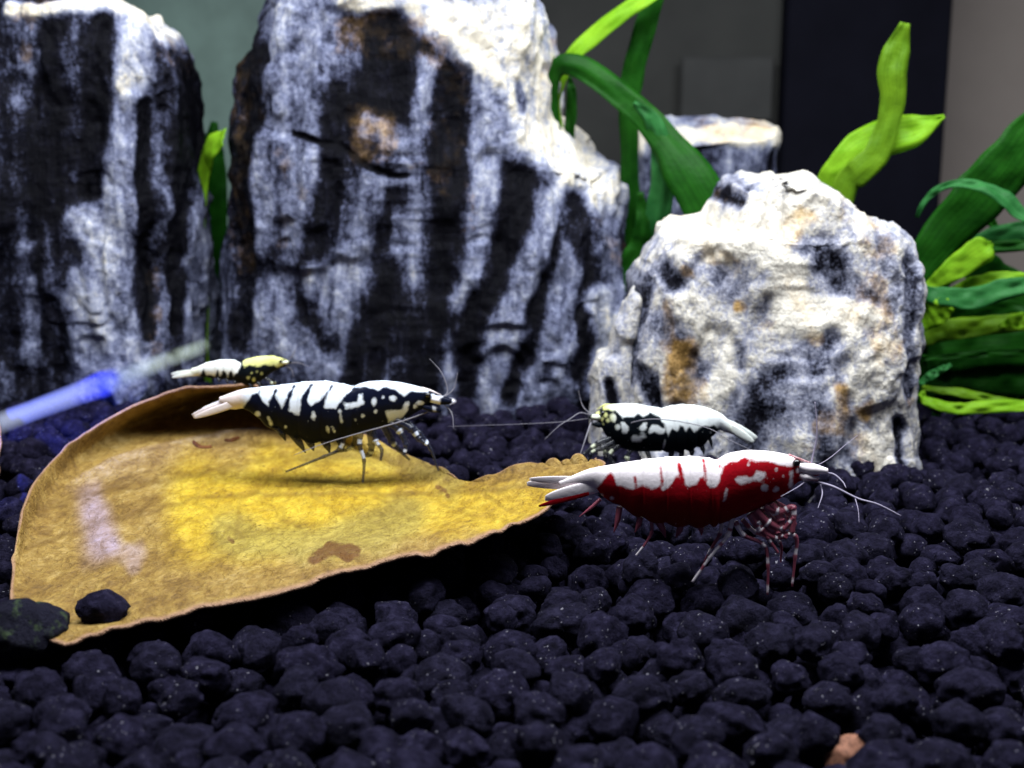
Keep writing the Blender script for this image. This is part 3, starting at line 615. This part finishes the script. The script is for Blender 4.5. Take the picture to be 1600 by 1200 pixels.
# ================================================================== SHRIMPS
LEGG = None
def shrimp(label, sc, ox, oy, Y, top, bot, patches, segs, mats, head, tail, legs, ants, eye, swim=(), scales=(), rost=None, tint=None, lowline=None, flip=False, fat=0.60, leg_alpha=None):
    """All outlines are in enlarged photo pixels (scale sc, offset ox, oy); they are laid out in a plane at distance Y."""
    def W(x, y, dy=0.0):
        q = at_y(ox+x/sc, oy+y/sc, Y+dy); return q
    U = Y/FPX/sc                                             # cm per enlarged pixel
    mbody, mleg, meye, mhair = mats
    top, bot = np.array(top, float), np.array(bot, float)
    xs = [p[0] for p in top]; lx = W(np.mean(xs), 0)[0]
    foot = min(W(p_[-1][0], p_[-1][1])[2] for p_, *_ in legs)
    root = thing('shrimp', (lx, Y, foot), label, 'shrimp', 'dwarf shrimps'); rl = np.array(root.location)
    def pat_at(P):
        sd = np.full(len(P), -1e3)
        for kind, *a in patches:
            if kind == 'poly': sd = np.maximum(sd, sdf_poly(P, a[0]))
            elif kind == 'dot': sd = np.maximum(sd, a[1]-np.hypot(P[:, 0]-a[0][0], (P[:, 1]-a[0][1])*(a[2] if len(a) > 2 else 1)))
            elif kind == 'line': sd = np.maximum(sd, a[1]/2-poly_dist(P, a[0]))
            elif kind == 'notch': sd = np.minimum(sd, -(a[1]/2-poly_dist(P, a[0])))
        return sd*U
    x0, x1 = max(top[:, 0].min(), bot[:, 0].min()), min(top[:, 0].max(), bot[:, 0].max())
    ns, nf = 260, 56
    st_ = np.linspace(x0, x1, ns)
    ts, bs = top[np.argsort(top[:, 0])], bot[np.argsort(bot[:, 0])]
    def smooth_interp(x, q):
        d = np.interp(x, q[:, 0], q[:, 1]); k = np.ones(9)/9; return np.convolve(np.pad(d, 4, mode='edge'), k, 'valid')
    yt, yb = smooth_interp(st_, ts), smooth_interp(st_, bs)
    # plates of the abdomen: each overlaps the one behind it
    plate = np.zeros(ns); scal = np.zeros(ns)
    sg = sorted(segs)
    for a, b_ in zip(sg[:-1], sg[1:]):
        m = (st_ >= a) & (st_ < b_); t = (st_[m]-a)/(b_-a)
        tt_ = t if flip else 1-t                                # 1 at the rear edge of a plate
        plate[m] = tt_**2.0; scal[m] = np.sin(t*math.pi)
    hh = (yb-yt)/2; yt2 = yt-0.022*plate*np.abs(hh); yb2 = yb+(0.11*scal-0.05)*np.abs(hh)*(plate > 0)
    ph = np.linspace(0, 2*math.pi, nf, endpoint=False)
    cz, sy = np.cos(ph), np.sin(ph)
    cyc = (yt2+yb2)/2; hh = np.maximum((yb2-yt2)/2, 0.5)
    X2 = np.repeat(st_, nf); Y2 = (cyc[:, None]-hh[:, None]*np.sign(cz)*np.abs(cz)**0.9).ravel()
    wid = hh*fat*(1+0.05*plate)
    dy = (wid[:, None]*np.sign(sy)*np.abs(sy)**0.75*np.where(cz < 0, 1-0.22*np.abs(cz), 1)[None, :]).ravel()*U
    V = np.array([W(a, b_) for a, b_ in zip(X2, Y2)]); V[:, 1] += dy
    F = grid_faces(ns, nf, True).tolist(); F.append(list(range(nf))[::-1]); F.append([(ns-1)*nf+k for k in range(nf)])
    Vn = V.copy(); Vn[:, 1] = Y-np.abs(dy); P = (to_px(Vn)-[ox, oy])*sc; sd = pat_at(P)
    low = np.zeros(len(P))
    if lowline is not None: low = smooth((P[:, 1]-np.interp(P[:, 0], *np.array(lowline).T))/70.0)
    ti = np.zeros(len(P)) if tint is None else smooth(np.interp(P[:, 0], *tint))
    body = link('body', mesh('body', V-rl, F, {'pat': sd, 'low': low, 'tint': ti}), mbody, root)
    def part(name, V, F, mat, pat, tintv=0.0, lowv=0.0, parent=None):
        n = len(V)
        return link(name, mesh(name, V-rl, F, {'pat': np.broadcast_to(pat, n)*np.ones(n), 'low': np.full(n, lowv), 'tint': np.full(n, tintv)}), mat, parent or root)
    # eyes on short stalks
    (ex, ey_, er, ew) = eye
    for s in (-1, 1):
        c = W(ex, ey_, s*ew*U); Vv, Ff = I3; VE = Vv*er*U*np.array([1.05, .95, .95])+c
        stalk = np.array([W(ex-(1 if not flip else -1)*er*1.3, ey_+er*.6, s*ew*.45*U), W(ex, ey_, s*ew*.95*U)])
        V, F, t = tube(stalk, [er*.5*U, er*.7*U], 6, 8); sk = part('eye_stalk', V, F, mbody, -1); part('eye', VE, Ff.tolist(), meye, -1, parent=sk)
    # tail fan
    for (a, b_, wd, d0, d1, pv) in tail:
        n, m_ = 26, 14; t = np.linspace(0, 1, n); A0, B0 = np.array(a, float), np.array(b_, float)
        c = A0+(B0-A0)*t[:, None]; dr = (B0-A0)/np.linalg.norm(B0-A0); nm = np.array([-dr[1], dr[0]])
        pr = np.sin(np.clip(0.18+0.80*t, 0, 1)**0.9*math.pi)**0.45*wd/2
        th = np.linspace(0, 2*math.pi, m_, endpoint=False)
        q = c[:, None]+nm[None, None]*(pr[:, None]*np.cos(th)[None, :])[..., None]
        V = np.array([[W(*q[i, j], (d0+(d1-d0)*t[i]+pr[i]*0.16*np.sin(th[j]))*U) for j in range(m_)] for i in range(n)]).reshape(-1, 3)
        F = grid_faces(n, m_, True).tolist()+[list(range(m_))[::-1], [(n-1)*m_+k for k in range(m_)]]
        part('tail_fin', V, F, mbody, pv, 0.0 if tint is None or pv < 0 else float(smooth(np.interp(a[0], *tint))))
    if rost is not None:
        pts, r0, pv = rost; V, F, t = tube([W(*q) for q in pts], [r0*U, r0*.7*U, r0*.15*U], 16, 8); part('rostrum', V, F, mbody, pv, 1.0 if tint is not None else 0.0)
    for (a, b_, wd, dy0, pv) in scales:
        for s in (-1, 1):
            V, F, t = tube([W(a[0], a[1], s*dy0*.5*U), W((a[0]+b_[0])/2, (a[1]+b_[1])/2, s*dy0*U), W(b_[0], b_[1], s*dy0*1.1*U)], [wd*.4*U, wd*.55*U, wd*.25*U], 18, 10)
            pat = 0.06*vnoise(V[:, 0]*9, V[:, 1]*9+s, V[:, 2]*9)+pv
            part('antenna_scale', V, F, mbody, pat, 0.4 if tint is not None else 0.0)
    # walking legs, banded; each has a twin on the far side
    for (pts, r0, r1, bands, side) in legs:
        for s in ((-1, 1) if side == 0 else (side,)):
            off = 0 if s == -1 or side != 0 else (7 if not flip else -7)*sc/2.5
            k = len(pts)
            Q = [W(x+off*(1.6 if i else .6), y-(0 if s < 0 else 6*i/k), s*(20+26*i/(k-1))*U*sc/2.5) for i, (x, y) in enumerate(pts)]
            V, F, t = tube(Q, [r0*U, r0*.85*U, r0*.6*U, r1*U], 44, 8)
            knots = np.linspace(0, 1, k); sw = 1+0.35*sum(np.exp(-((t-kk)/0.025)**2) for kk in knots[1:-1])
            cen = np.repeat(V.reshape(-1, 8, 3).mean(1), 8, 0); V = cen+(V-cen)*np.asarray(sw).reshape(-1, 1)
            pat = np.full(len(V), -0.2)
            for (t0, t1) in bands: pat = np.maximum(pat, np.minimum(t-t0, t1-t)*0.8)
            part('leg', V, F, mleg, pat, lowv=0.3)
    for (a, b_, wd) in swim:
        for s in (-1, 1):
            V, F, t = tube([W(a[0], a[1], s*14*U), W((a[0]+b_[0])/2+4, (a[1]+b_[1])/2, s*22*U), W(b_[0], b_[1], s*26*U)], [wd*.5*U, wd*.45*U, wd*.08*U], 14, 8)
            pat = 0.05*vnoise(V[:, 0]*14, V[:, 1]*9, V[:, 2]*14)-0.055
            part('swimmeret', V, F, mleg, pat, lowv=0.6)
    for (pts, r0, dys) in ants:
        kk = len(pts); V, F, t = tube([W(x, y, dys*i/(kk-1)) for i, (x, y) in enumerate(pts)], [r0*U, r0*.8*U, r0*.35*U], 40, 6)
        part('antenna', V, F, mhair, 0.5)
    return root
def glassy(name, c, alpha):
    m, nt, b, o = new_mat(name)
    p_ = attr(nt, 'pat'); f = N(nt, 'ShaderNodeMapRange', {'Value': p_, 'From Min': -0.01, 'From Max': 0.01}).outputs[0]
    nt.links.new(mix(nt, f, c[0], c[1]), b.inputs['Base Color']); b.inputs['Roughness'].default_value = 0.3
    a = N(nt, 'ShaderNodeMapRange', {'Value': f, 'To Min': alpha, 'To Max': 0.95}).outputs[0]; nt.links.new(a, b.inputs['Alpha'])
    return m
EYE = plain('eye', (0.006, 0.005, 0.006), 0.15, spec=0.6)
def hairm(name, c): return plain(name, c, 0.4)
# --- red shrimp
RED = shrimp_mat('red_shell', (0.36, 0.005, 0.012), (0.26, 0.027, 0.012), (0.86, 0.78, 0.80), (0.86, 0.78, 0.80))
top = [(185,282),(250,252),(300,232),(400,215),(500,200),(600,189),(700,186),(770,190),(803,203),(815,190),(850,172),(920,160),(1000,163),(1060,172),(1105,186),(1125,208),(1170,222),(1200,238)]
bot = [(185,300),(250,300),(330,308),(345,330),(400,365),(450,388),(480,412),(540,432),(600,445),(700,455),(800,448),(850,430),(900,408),(960,385),(1020,356),(1060,338),(1090,308),(1115,280),(1170,268),(1200,254)]
wh = [('poly', [(150,240),(300,200),(500,170),(805,150),(815,215),(822,245),(812,280),(798,303),(775,306),(760,292),(752,255),(738,265),(722,292),(692,306),(668,294),(655,262),(640,262),(622,292),(592,316),(575,302),(542,312),(512,292),(475,312),(440,304),(412,296),(398,262),(385,246),(370,262),(348,288),(332,306),(250,330),(150,330)]),
      ('notch', [(580,216),(586,285)], 7), ('notch', [(652,214),(668,290)], 15), ('notch', [(748,198),(757,280)], 10), ('notch', [(480,262),(486,310)], 6), ('notch', [(807,190),(812,225)], 6),
      ('poly', [(806,214),(822,223),(850,206),(880,206),(905,190),(935,198),(955,208),(1000,199),(1050,219),(1098,224),(1112,180),(1000,140),(850,150),(810,180)]),
      ('poly', [(872,268),(885,257),(915,262),(938,264),(958,240),(990,240),(997,268),(972,279),(940,282),(895,297),(876,288)]),
      ('dot', (985,305), 14), ('dot', (1033,312), 12), ('dot', (1033,235), 8), ('dot', (925,214), 5), ('line', [(1092,245),(1090,300)], 15), ('line', [(838,310),(828,356)], 7), ('dot', (1122,238), 11), ('dot', (1150,215), 12), ('dot', (1185,240), 13),
      ('dot', (350,333), 8), ('dot', (390,345), 8), ('dot', (1140,262), 7), ('dot', (925,285), 4), ('dot', (1060,262), 4)]
RLEG = glassy('red_leg', ((0.34, 0.08, 0.12), (0.86, 0.78, 0.82)), 0.75)
RHAIR = hairm('pale_feeler', (0.26, 0.23, 0.31))
shrimp('red shrimp with white back standing on the soil by the leaf tip', 2.5, 800, 640, 10.25, top, bot, wh, [330,420,510,600,690,770,806],
       (RED, RLEG, EYE, RHAIR), None,
       [((335,285),(58,290),50,6,14,1), ((335,300),(130,345),54,-10,-30,1), ((330,300),(128,352),38,10,34,1), ((330,280),(68,272),34,0,4,1), ((300,325),(104,377),24,-16,-34,-1)],
       [([(862,420),(842,492),(775,575),(704,674)], 11, 6, [(.0,.20),(.25,.45),(.5,.78),(.84,1)], -1), ([(820,430),(812,486),(770,560),(735,640)], 9, 4, [(.0,.3),(.6,.7)], 1),
        ([(872,438),(905,490),(985,530),(1000,610),(998,722)], 11, 4.5, [(.06,.26),(.46,.52),(.66,.72),(.92,.98)], -1), ([(900,430),(950,480),(1045,520),(1050,600)], 10, 4, [(.2,.34),(.6,.66)], 1),
        ([(960,390),(1010,470),(1106,495),(1106,575),(1094,690)], 12, 4.5, [(.05,.1),(.42,.48),(.66,.72),(.93,.97)], -1),
        ([(930,405),(975,470),(1035,500),(1100,478)], 19, 8, [(.24,.32),(.62,.68),(.9,.96)], -1), ([(985,378),(1050,398),(1098,384),(1094,480)], 20, 12, [(.22,.28),(.45,.5),(.72,.78)], -1),
        ([(950,392),(1000,440),(1060,462),(1102,420)], 22, 9, [(.3,.36),(.58,.64),(.86,.92)], -1), ([(1010,365),(1050,430),(1040,480),(1075,502)], 20, 8, [(.15,.2),(.5,.56),(.8,.86)], -1), ([(940,400),(960,440),(1000,500),(1040,560)], 14, 6, [(.3,.4),(.7,.76)], -1),
        ([(970,395),(1040,450),(1085,455),(1070,400)], 20, 9, [(.3,.36),(.6,.68)], 1), ([(1020,365),(1078,400),(1100,450),(1080,495)], 18, 8, [(.4,.46),(.8,.88)], 1),
        ([(545,430),(545,480),(520,525),(484,570)], 8, 4, [(.75,1)], -1)],
       [([(1165,268),(1200,284),(1260,303),(1350,347),(1430,370),(1520,415)], 6, -.3), ([(1190,250),(1250,250),(1290,280),(1305,305)], 4, -.2), ([(1168,215),(1178,170),(1190,110),(1190,40),(1183,-30)], 4.5, .1),
        ([(1180,225),(1240,190),(1300,140),(1350,100)], 2.2, .3), ([(1205,290),(1212,330),(1195,385)], 3, -.3), ([(1340,345),(1352,390),(1356,440)], 2, -.3), ([(1160,268),(1120,300),(1050,340)], 3, -.25)],
       (1112,208,15,30), swim=[((420,380),(398,480),26), ((345,350),(262,418),16), ((500,420),(480,480),26), ((570,435),(600,500),30), ((660,445),(640,500),30), ((730,448),(740,490),26)],
       scales=[((1120,225),(1232,240),44,20,.035), ((1110,255),(1195,272),30,24,.02)], rost=([(1080,178),(1130,196),(1170,208)], 7, -.0), lowline=[(300,330),(600,345),(800,370),(1100,400)])
# --- black shrimp on the leaf
BLK = shrimp_mat('black_shell', (0.005, 0.007, 0.020), (0.006, 0.007, 0.016), (0.72, 0.79, 0.92), (0.80, 0.68, 0.66))
BLEG = glassy('smoky_leg', ((0.018, 0.022, 0.045), (0.55, 0.60, 0.72)), 0.60)
BHAIR = hairm('grey_feeler', (0.17, 0.16, 0.19))
top = [(330,322),(380,303),(420,288),(460,280),(520,274),(640,262),(740,249),(850,242),(930,254),(990,268),(1003,270),(1020,258),(1070,245),(1150,240),(1230,248),(1300,263),(1350,276),(1400,298),(1450,318)]
bot = [(330,352),(400,386),(440,374),(490,392),(520,420),(560,462),(620,476),(700,515),(760,540),(840,545),(930,532),(1000,508),(1100,482),(1180,455),(1260,430),(1310,400),(1360,372),(1400,355),(1450,340)]
wh = [('poly', [(300,280),(430,262),(640,240),(850,225),(1000,250),(1001,276),(952,322),(912,378),(850,374),(862,330),(885,282),(862,300),(832,336),(788,368),(768,344),(780,290),(792,262),(770,274),(748,305),(738,352),(727,412),(675,394),(682,330),(702,270),(680,290),(656,352),(642,390),(624,340),(602,296),(582,330),(576,368),(540,335),(522,298),(492,310),(470,344),(448,384),(420,400),(300,380)]),
      ('notch', [(583,345),(612,288)], 13), ('notch', [(652,385),(702,268)], 15), ('notch', [(738,350),(792,258)], 13), ('notch', [(832,350),(892,268)], 11), ('notch', [(515,320),(530,292)], 9),
      ('poly', [(1004,274),(1060,270),(1100,277),(1122,287),(1148,268),(1200,281),(1255,318),(1290,292),(1372,300),(1375,270),(1300,250),(1150,225),(1010,250)]),
      ('poly', [(945,347),(980,354),(1018,345),(1026,310),(1046,305),(1052,358),(1030,372),(1000,376),(962,380)]), ('dot', (1101,345), 13, .7), ('dot', (1197,329), 19, 1.3),
      ('poly', [(1160,396),(1200,384),(1240,386),(1260,350),(1284,343),(1274,386),(1245,420),(1230,436),(1176,452)]), ('dot', (800,415), 14, .7), ('line', [(868,470),(875,492)], 14), ('line', [(893,474),(905,494)], 13), ('line', [(930,385),(936,420),(942,450)], 10),
      ('dot', (521,405), 13), ('line', [(572,425),(588,458)], 14), ('dot', (1047,415), 9), ('dot', (1110,392), 9), ('dot', (1010,435), 5), ('dot', (1145,322), 6), ('dot', (660,470), 5), ('dot', (1390,316), 18, 1.6), ('dot', (1335,350), 20, 1.8), ('dot', (1355,388), 10), ('dot', (1305,368), 9), ('dot', (1430,330), 9)]
shrimp('black shrimp with white bands standing on the yellow leaf', 3.2, 240, 520, 12.75, top, bot, wh, [440,535,630,735,850,940,1002],
       (BLK, BLEG, EYE, BHAIR), None,
       [((425,335),(192,412),40,0,-6,1), ((430,345),(200,424),38,-16,-26,1), ((430,340),(215,405),36,16,26,1), ((440,330),(240,385),44,0,0,1)],
       [([(1040,490),(1030,560),(1052,640),(1046,748)], 15, 6, [(.2,.3),(.46,.62)], -1), ([(960,500),(930,580),(850,620),(660,695)], 13, 5, [(.2,.3)], -1), ([(1010,490),(1000,560),(960,590),(900,600)], 14, 6, [(.4,.6)], 1),
        ([(1100,480),(1110,540),(1140,585),(1135,640)], 15, 6, [(.3,.5)], -1), ([(1180,450),(1230,490),(1260,560),(1252,612)], 20, 8, [(.3,.4),(.8,.9)], -1), ([(1210,440),(1290,480),(1330,530),(1370,560)], 24, 8, [(.45,.55),(.9,1)], -1),
        ([(1250,430),(1330,500),(1385,580),(1425,690)], 14, 5, [(.5,.56)], -1), ([(1150,460),(1190,540),(1230,590),(1280,640)], 20, 6, [(.4,.48)], 1), ([(1080,480),(1090,560),(1080,610),(1050,620)], 22, 8, [(.5,.6)], 1)],
       [([(1370,395),(1300,422),(1200,455),(1000,510),(850,555),(700,612)], 4, -.35), ([(1440,335),(1490,330),(1510,345),(1480,360)], 7, -.1), ([(1440,325),(1470,290),(1440,200),(1380,130)], 3, .2), ([(1450,325),(1500,280),(1520,200)], 3, .1), ([(1440,345),(1490,400),(1500,480)], 3, -.2)],
       (1372,312,15,34), swim=[((620,470),(660,540),40), ((690,500),(760,600),44), ((770,530),(800,590),44), ((850,535),(880,600),44), ((920,525),(950,590),40), ((560,450),(640,500),26)],
       scales=[((1380,330),(1505,345),46,22,.0), ((1350,370),(1440,392),34,24,-.03)], rost=([(1340,278),(1390,292),(1440,312)], 9, .05), tint=([300,420,470], [1,1,0]))
# --- black shrimp by the white rock, facing left
YEL = shrimp_mat('black_yellow_shell', (0.006, 0.009, 0.013), (0.006, 0.008, 0.010), (0.84, 0.88, 0.88), (0.66, 0.66, 0.20))
YLEG = glassy('dark_leg', ((0.02, 0.022, 0.028), (0.55, 0.58, 0.42)), 0.7)
top = [(1230,352),(1190,302),(1150,266),(1080,236),(1000,216),(900,210),(820,221),(775,236),(755,228),(700,222),(620,205),(550,204),(450,208),(415,212),(390,245),(355,262)]
bot = [(1230,400),(1180,384),(1140,362),(1080,412),(1050,452),(960,490),(880,500),(800,498),(700,500),(600,500),(500,472),(440,420),(415,385),(390,330),(355,285)]
wh = [('poly', [(410,242),(490,246),(530,292),(602,286),(622,254),(660,292),(702,258),(762,292),(802,350),(815,412),(842,358),(870,382),(890,340),(910,345),(922,380),(950,345),(975,378),(1002,372),(1030,342),(1100,340),(1160,372),(1260,420),(1300,350),(1100,200),(900,180),(600,180),(400,190)]),
      ('dot', (500,350), 20), ('poly', [(520,320),(545,320),(575,360),(560,388),(528,386)]), ('poly', [(630,360),(665,315),(685,320),(680,370),(650,380)]), ('poly', [(692,370),(710,340),(750,335),(795,360),(790,390),(755,395),(735,380),(700,392)]),
      ('poly', [(580,415),(600,395),(625,405),(665,390),(680,412),(640,440),(590,440)]), ('dot', (470,290), 20, .8), ('dot', (440,310), 14), ('dot', (425,275), 13), ('dot', (400,300), 13), ('dot', (378,265), 14), ('line', [(795,430),(785,480)], 5), ('dot', (410,330), 10), ('dot', (1080,380), 4)]
shrimp('black shrimp with white back and yellowish face, facing left below the white rock', 4.0, 840, 580, 13.15, top, bot, wh, [775,850,920,990,1060,1130,1190],
       (YEL, YLEG, EYE, BHAIR), None, [((1180,320),(1372,420),52,0,0,1), ((1190,340),(1352,442),50,-14,-20,1), ((1190,340),(1330,446),46,14,20,1)],
       [([(600,480),(560,540),(600,640),(590,740)], 16, 6, [(.3,.4)], -1), ([(680,490),(700,560),(660,660),(680,745)], 16, 6, [(.3,.4)], -1), ([(520,460),(450,520),(470,620),(440,750)], 18, 6, [(.2,.3)], -1),
        ([(480,440),(400,480),(330,520),(340,640)], 22, 7, [(.5,.6)], -1), ([(460,420),(380,450),(290,520),(250,590)], 20, 7, [(.4,.48),(.8,.9)], -1), ([(500,460),(430,500),(420,560),(360,600)], 24, 9, [(.3,.4)], 1)],
       [([(345,290),(320,360),(290,450),(250,570)], 6, -.3), ([(350,290),(250,305),(100,320),(-150,332),(-560,345)], 2.6, -.2), ([(350,285),(270,260),(200,300),(130,345),(40,430)], 4, -.3), ([(350,280),(300,240),(275,200),(255,120)], 3, .2), ([(420,380),(700,300),(1030,345),(1200,430),(1330,490)], 3.5, -.9)],
       (408,262,15,32), swim=[((840,490),(820,560),40), ((900,490),(890,560),40), ((960,480),(960,540),40), ((1020,455),(1040,520),36), ((1070,410),(1090,480),26)],
       scales=[((400,290),(320,285),40,22,.02), ((420,340),(340,330),36,24,-.02)], rost=([(450,212),(415,212),(370,240)], 9, .05), tint=([380,420,520,1150,1260], [1,1,0,0,.6]), flip=True)
# --- small black shrimp behind the leaf
top = [(190,178),(220,170),(260,150),(330,135),(400,135),(430,150),(440,148),(455,134),(520,118),(600,114),(632,128),(660,140)]
bot = [(190,218),(220,216),(300,226),(380,236),(440,252),(470,266),(500,262),(540,238),(600,192),(632,178),(660,168)]
wh = [('poly', [(150,150),(260,130),(430,110),(436,165),(420,200),(400,215),(385,190),(370,222),(350,186),(332,222),(320,190),(308,216),(285,210),(262,212),(250,182),(232,216),(150,240)]),
      ('poly', [(455,172),(480,160),(520,172),(560,158),(600,164),(625,170),(650,165),(645,100),(440,100),(445,160)]), ('dot', (475,225), 9), ('dot', (500,235), 9), ('dot', (540,205), 7), ('dot', (515,195), 6), ('dot', (490,200), 5), ('dot', (640,155), 8)]
shrimp('smallest black shrimp with white back, perched behind the leaf rim', 3.2, 240, 520, 14.0, top, bot, wh, [220,265,310,355,400,437],
       (YEL, YLEG, EYE, BHAIR), None, [((225,195),(88,206),28,0,0,1), ((225,200),(92,222),22,-8,-14,1), ((225,200),(100,216),22,8,14,1)],
       [([(480,255),(490,290),(470,320),(460,345)], 8, 3, [(.3,.4)], 0), ([(520,245),(535,280),(520,310),(520,335)], 8, 3, [(.3,.4)], 0), ([(560,225),(590,250),(585,285),(600,315)], 8, 3, [(.3,.4)], 0)],
       [([(655,160),(690,185),(700,220)], 3, 0), ([(655,150),(690,120),(720,60)], 2.5, 0), ([(655,155),(720,150),(780,170)], 2.5, 0)],
       (636,142,8,16), swim=[((320,225),(330,250),16), ((360,230),(370,258),16), ((400,238),(410,262),16)], scales=[((640,150),(690,146),18,9,.01)], rost=([(620,124),(650,132),(680,142)], 4, .05), tint=([120,220,260,430,455], [.5,.4,0,0,1]))
# ================================================================== lamp reflection in the front glass, built as a glowing tube
def on_streak(t): return np.array(at_y(-30, 672, 13.6))*(1-t)+np.array(at_y(324, 539, 16.1))*t
rroot = on_streak(0.5)
m, nt, b, o = new_mat('hazy_streak')
al = attr(nt, 'along')
c = ramp(nt, al, [(0.0, (0.45, 0.48, 0.62)), (0.30, (0.40, 0.44, 0.62)), (0.40, (0.05, 0.07, 0.9)), (0.55, (0.06, 0.09, 0.9)), (0.62, (0.35, 0.42, 0.50)), (0.8, (0.52, 0.58, 0.46)), (1.0, (0.46, 0.55, 0.44))])
nt.links.new(c, b.inputs['Base Color']); nt.links.new(c, b.inputs['Emission Color']); b.inputs['Roughness'].default_value = 0.6; b.inputs['Specular IOR Level'].default_value = 0.1
nt.links.new(ramp(nt, al, [(0.25, (0.12,)*3), (0.42, (1.1,)*3), (0.52, (1.1,)*3), (0.62, (0.10,)*3), (1.0, (0.05,)*3)]), b.inputs['Emission Strength'])
lw = N(nt, 'ShaderNodeLayerWeight', {'Blend': 0.5}).outputs['Facing']
a = N(nt, 'ShaderNodeMapRange', {'Value': lw, 'From Min': 0.0, 'From Max': 0.9, 'To Min': 0.42, 'To Max': 0.0}).outputs[0]
gap = ramp(nt, al, [(0.0, (1,)*3), (0.60, (.8,)*3), (0.66, (.55,)*3), (0.70, (.85,)*3), (0.82, (.9,)*3), (0.845, (0.12,)*3), (0.87, (.85,)*3), (0.97, (.8,)*3), (1.0, (0,)*3)])
nt.links.new(math_(nt, 'MULTIPLY', math_(nt, 'MULTIPLY', math_(nt, 'MULTIPLY', a, a), 2.2), gap), b.inputs['Alpha'])
V, F, t = tube([on_streak(x) for x in (0, .2, .4, .5, .6, .8, 1)], [.14, .13, .15, .18, .15, .12, .11], 80, 28)
streak = link('glass_streak', mesh('glass_streak', V-rroot, F, {'along': t}), m, loc=rroot)
tag(streak, 'pale hazy glass reflection with a glowing blue section, built as a solid slanting across the foot of the left rock', 'glass reflection')
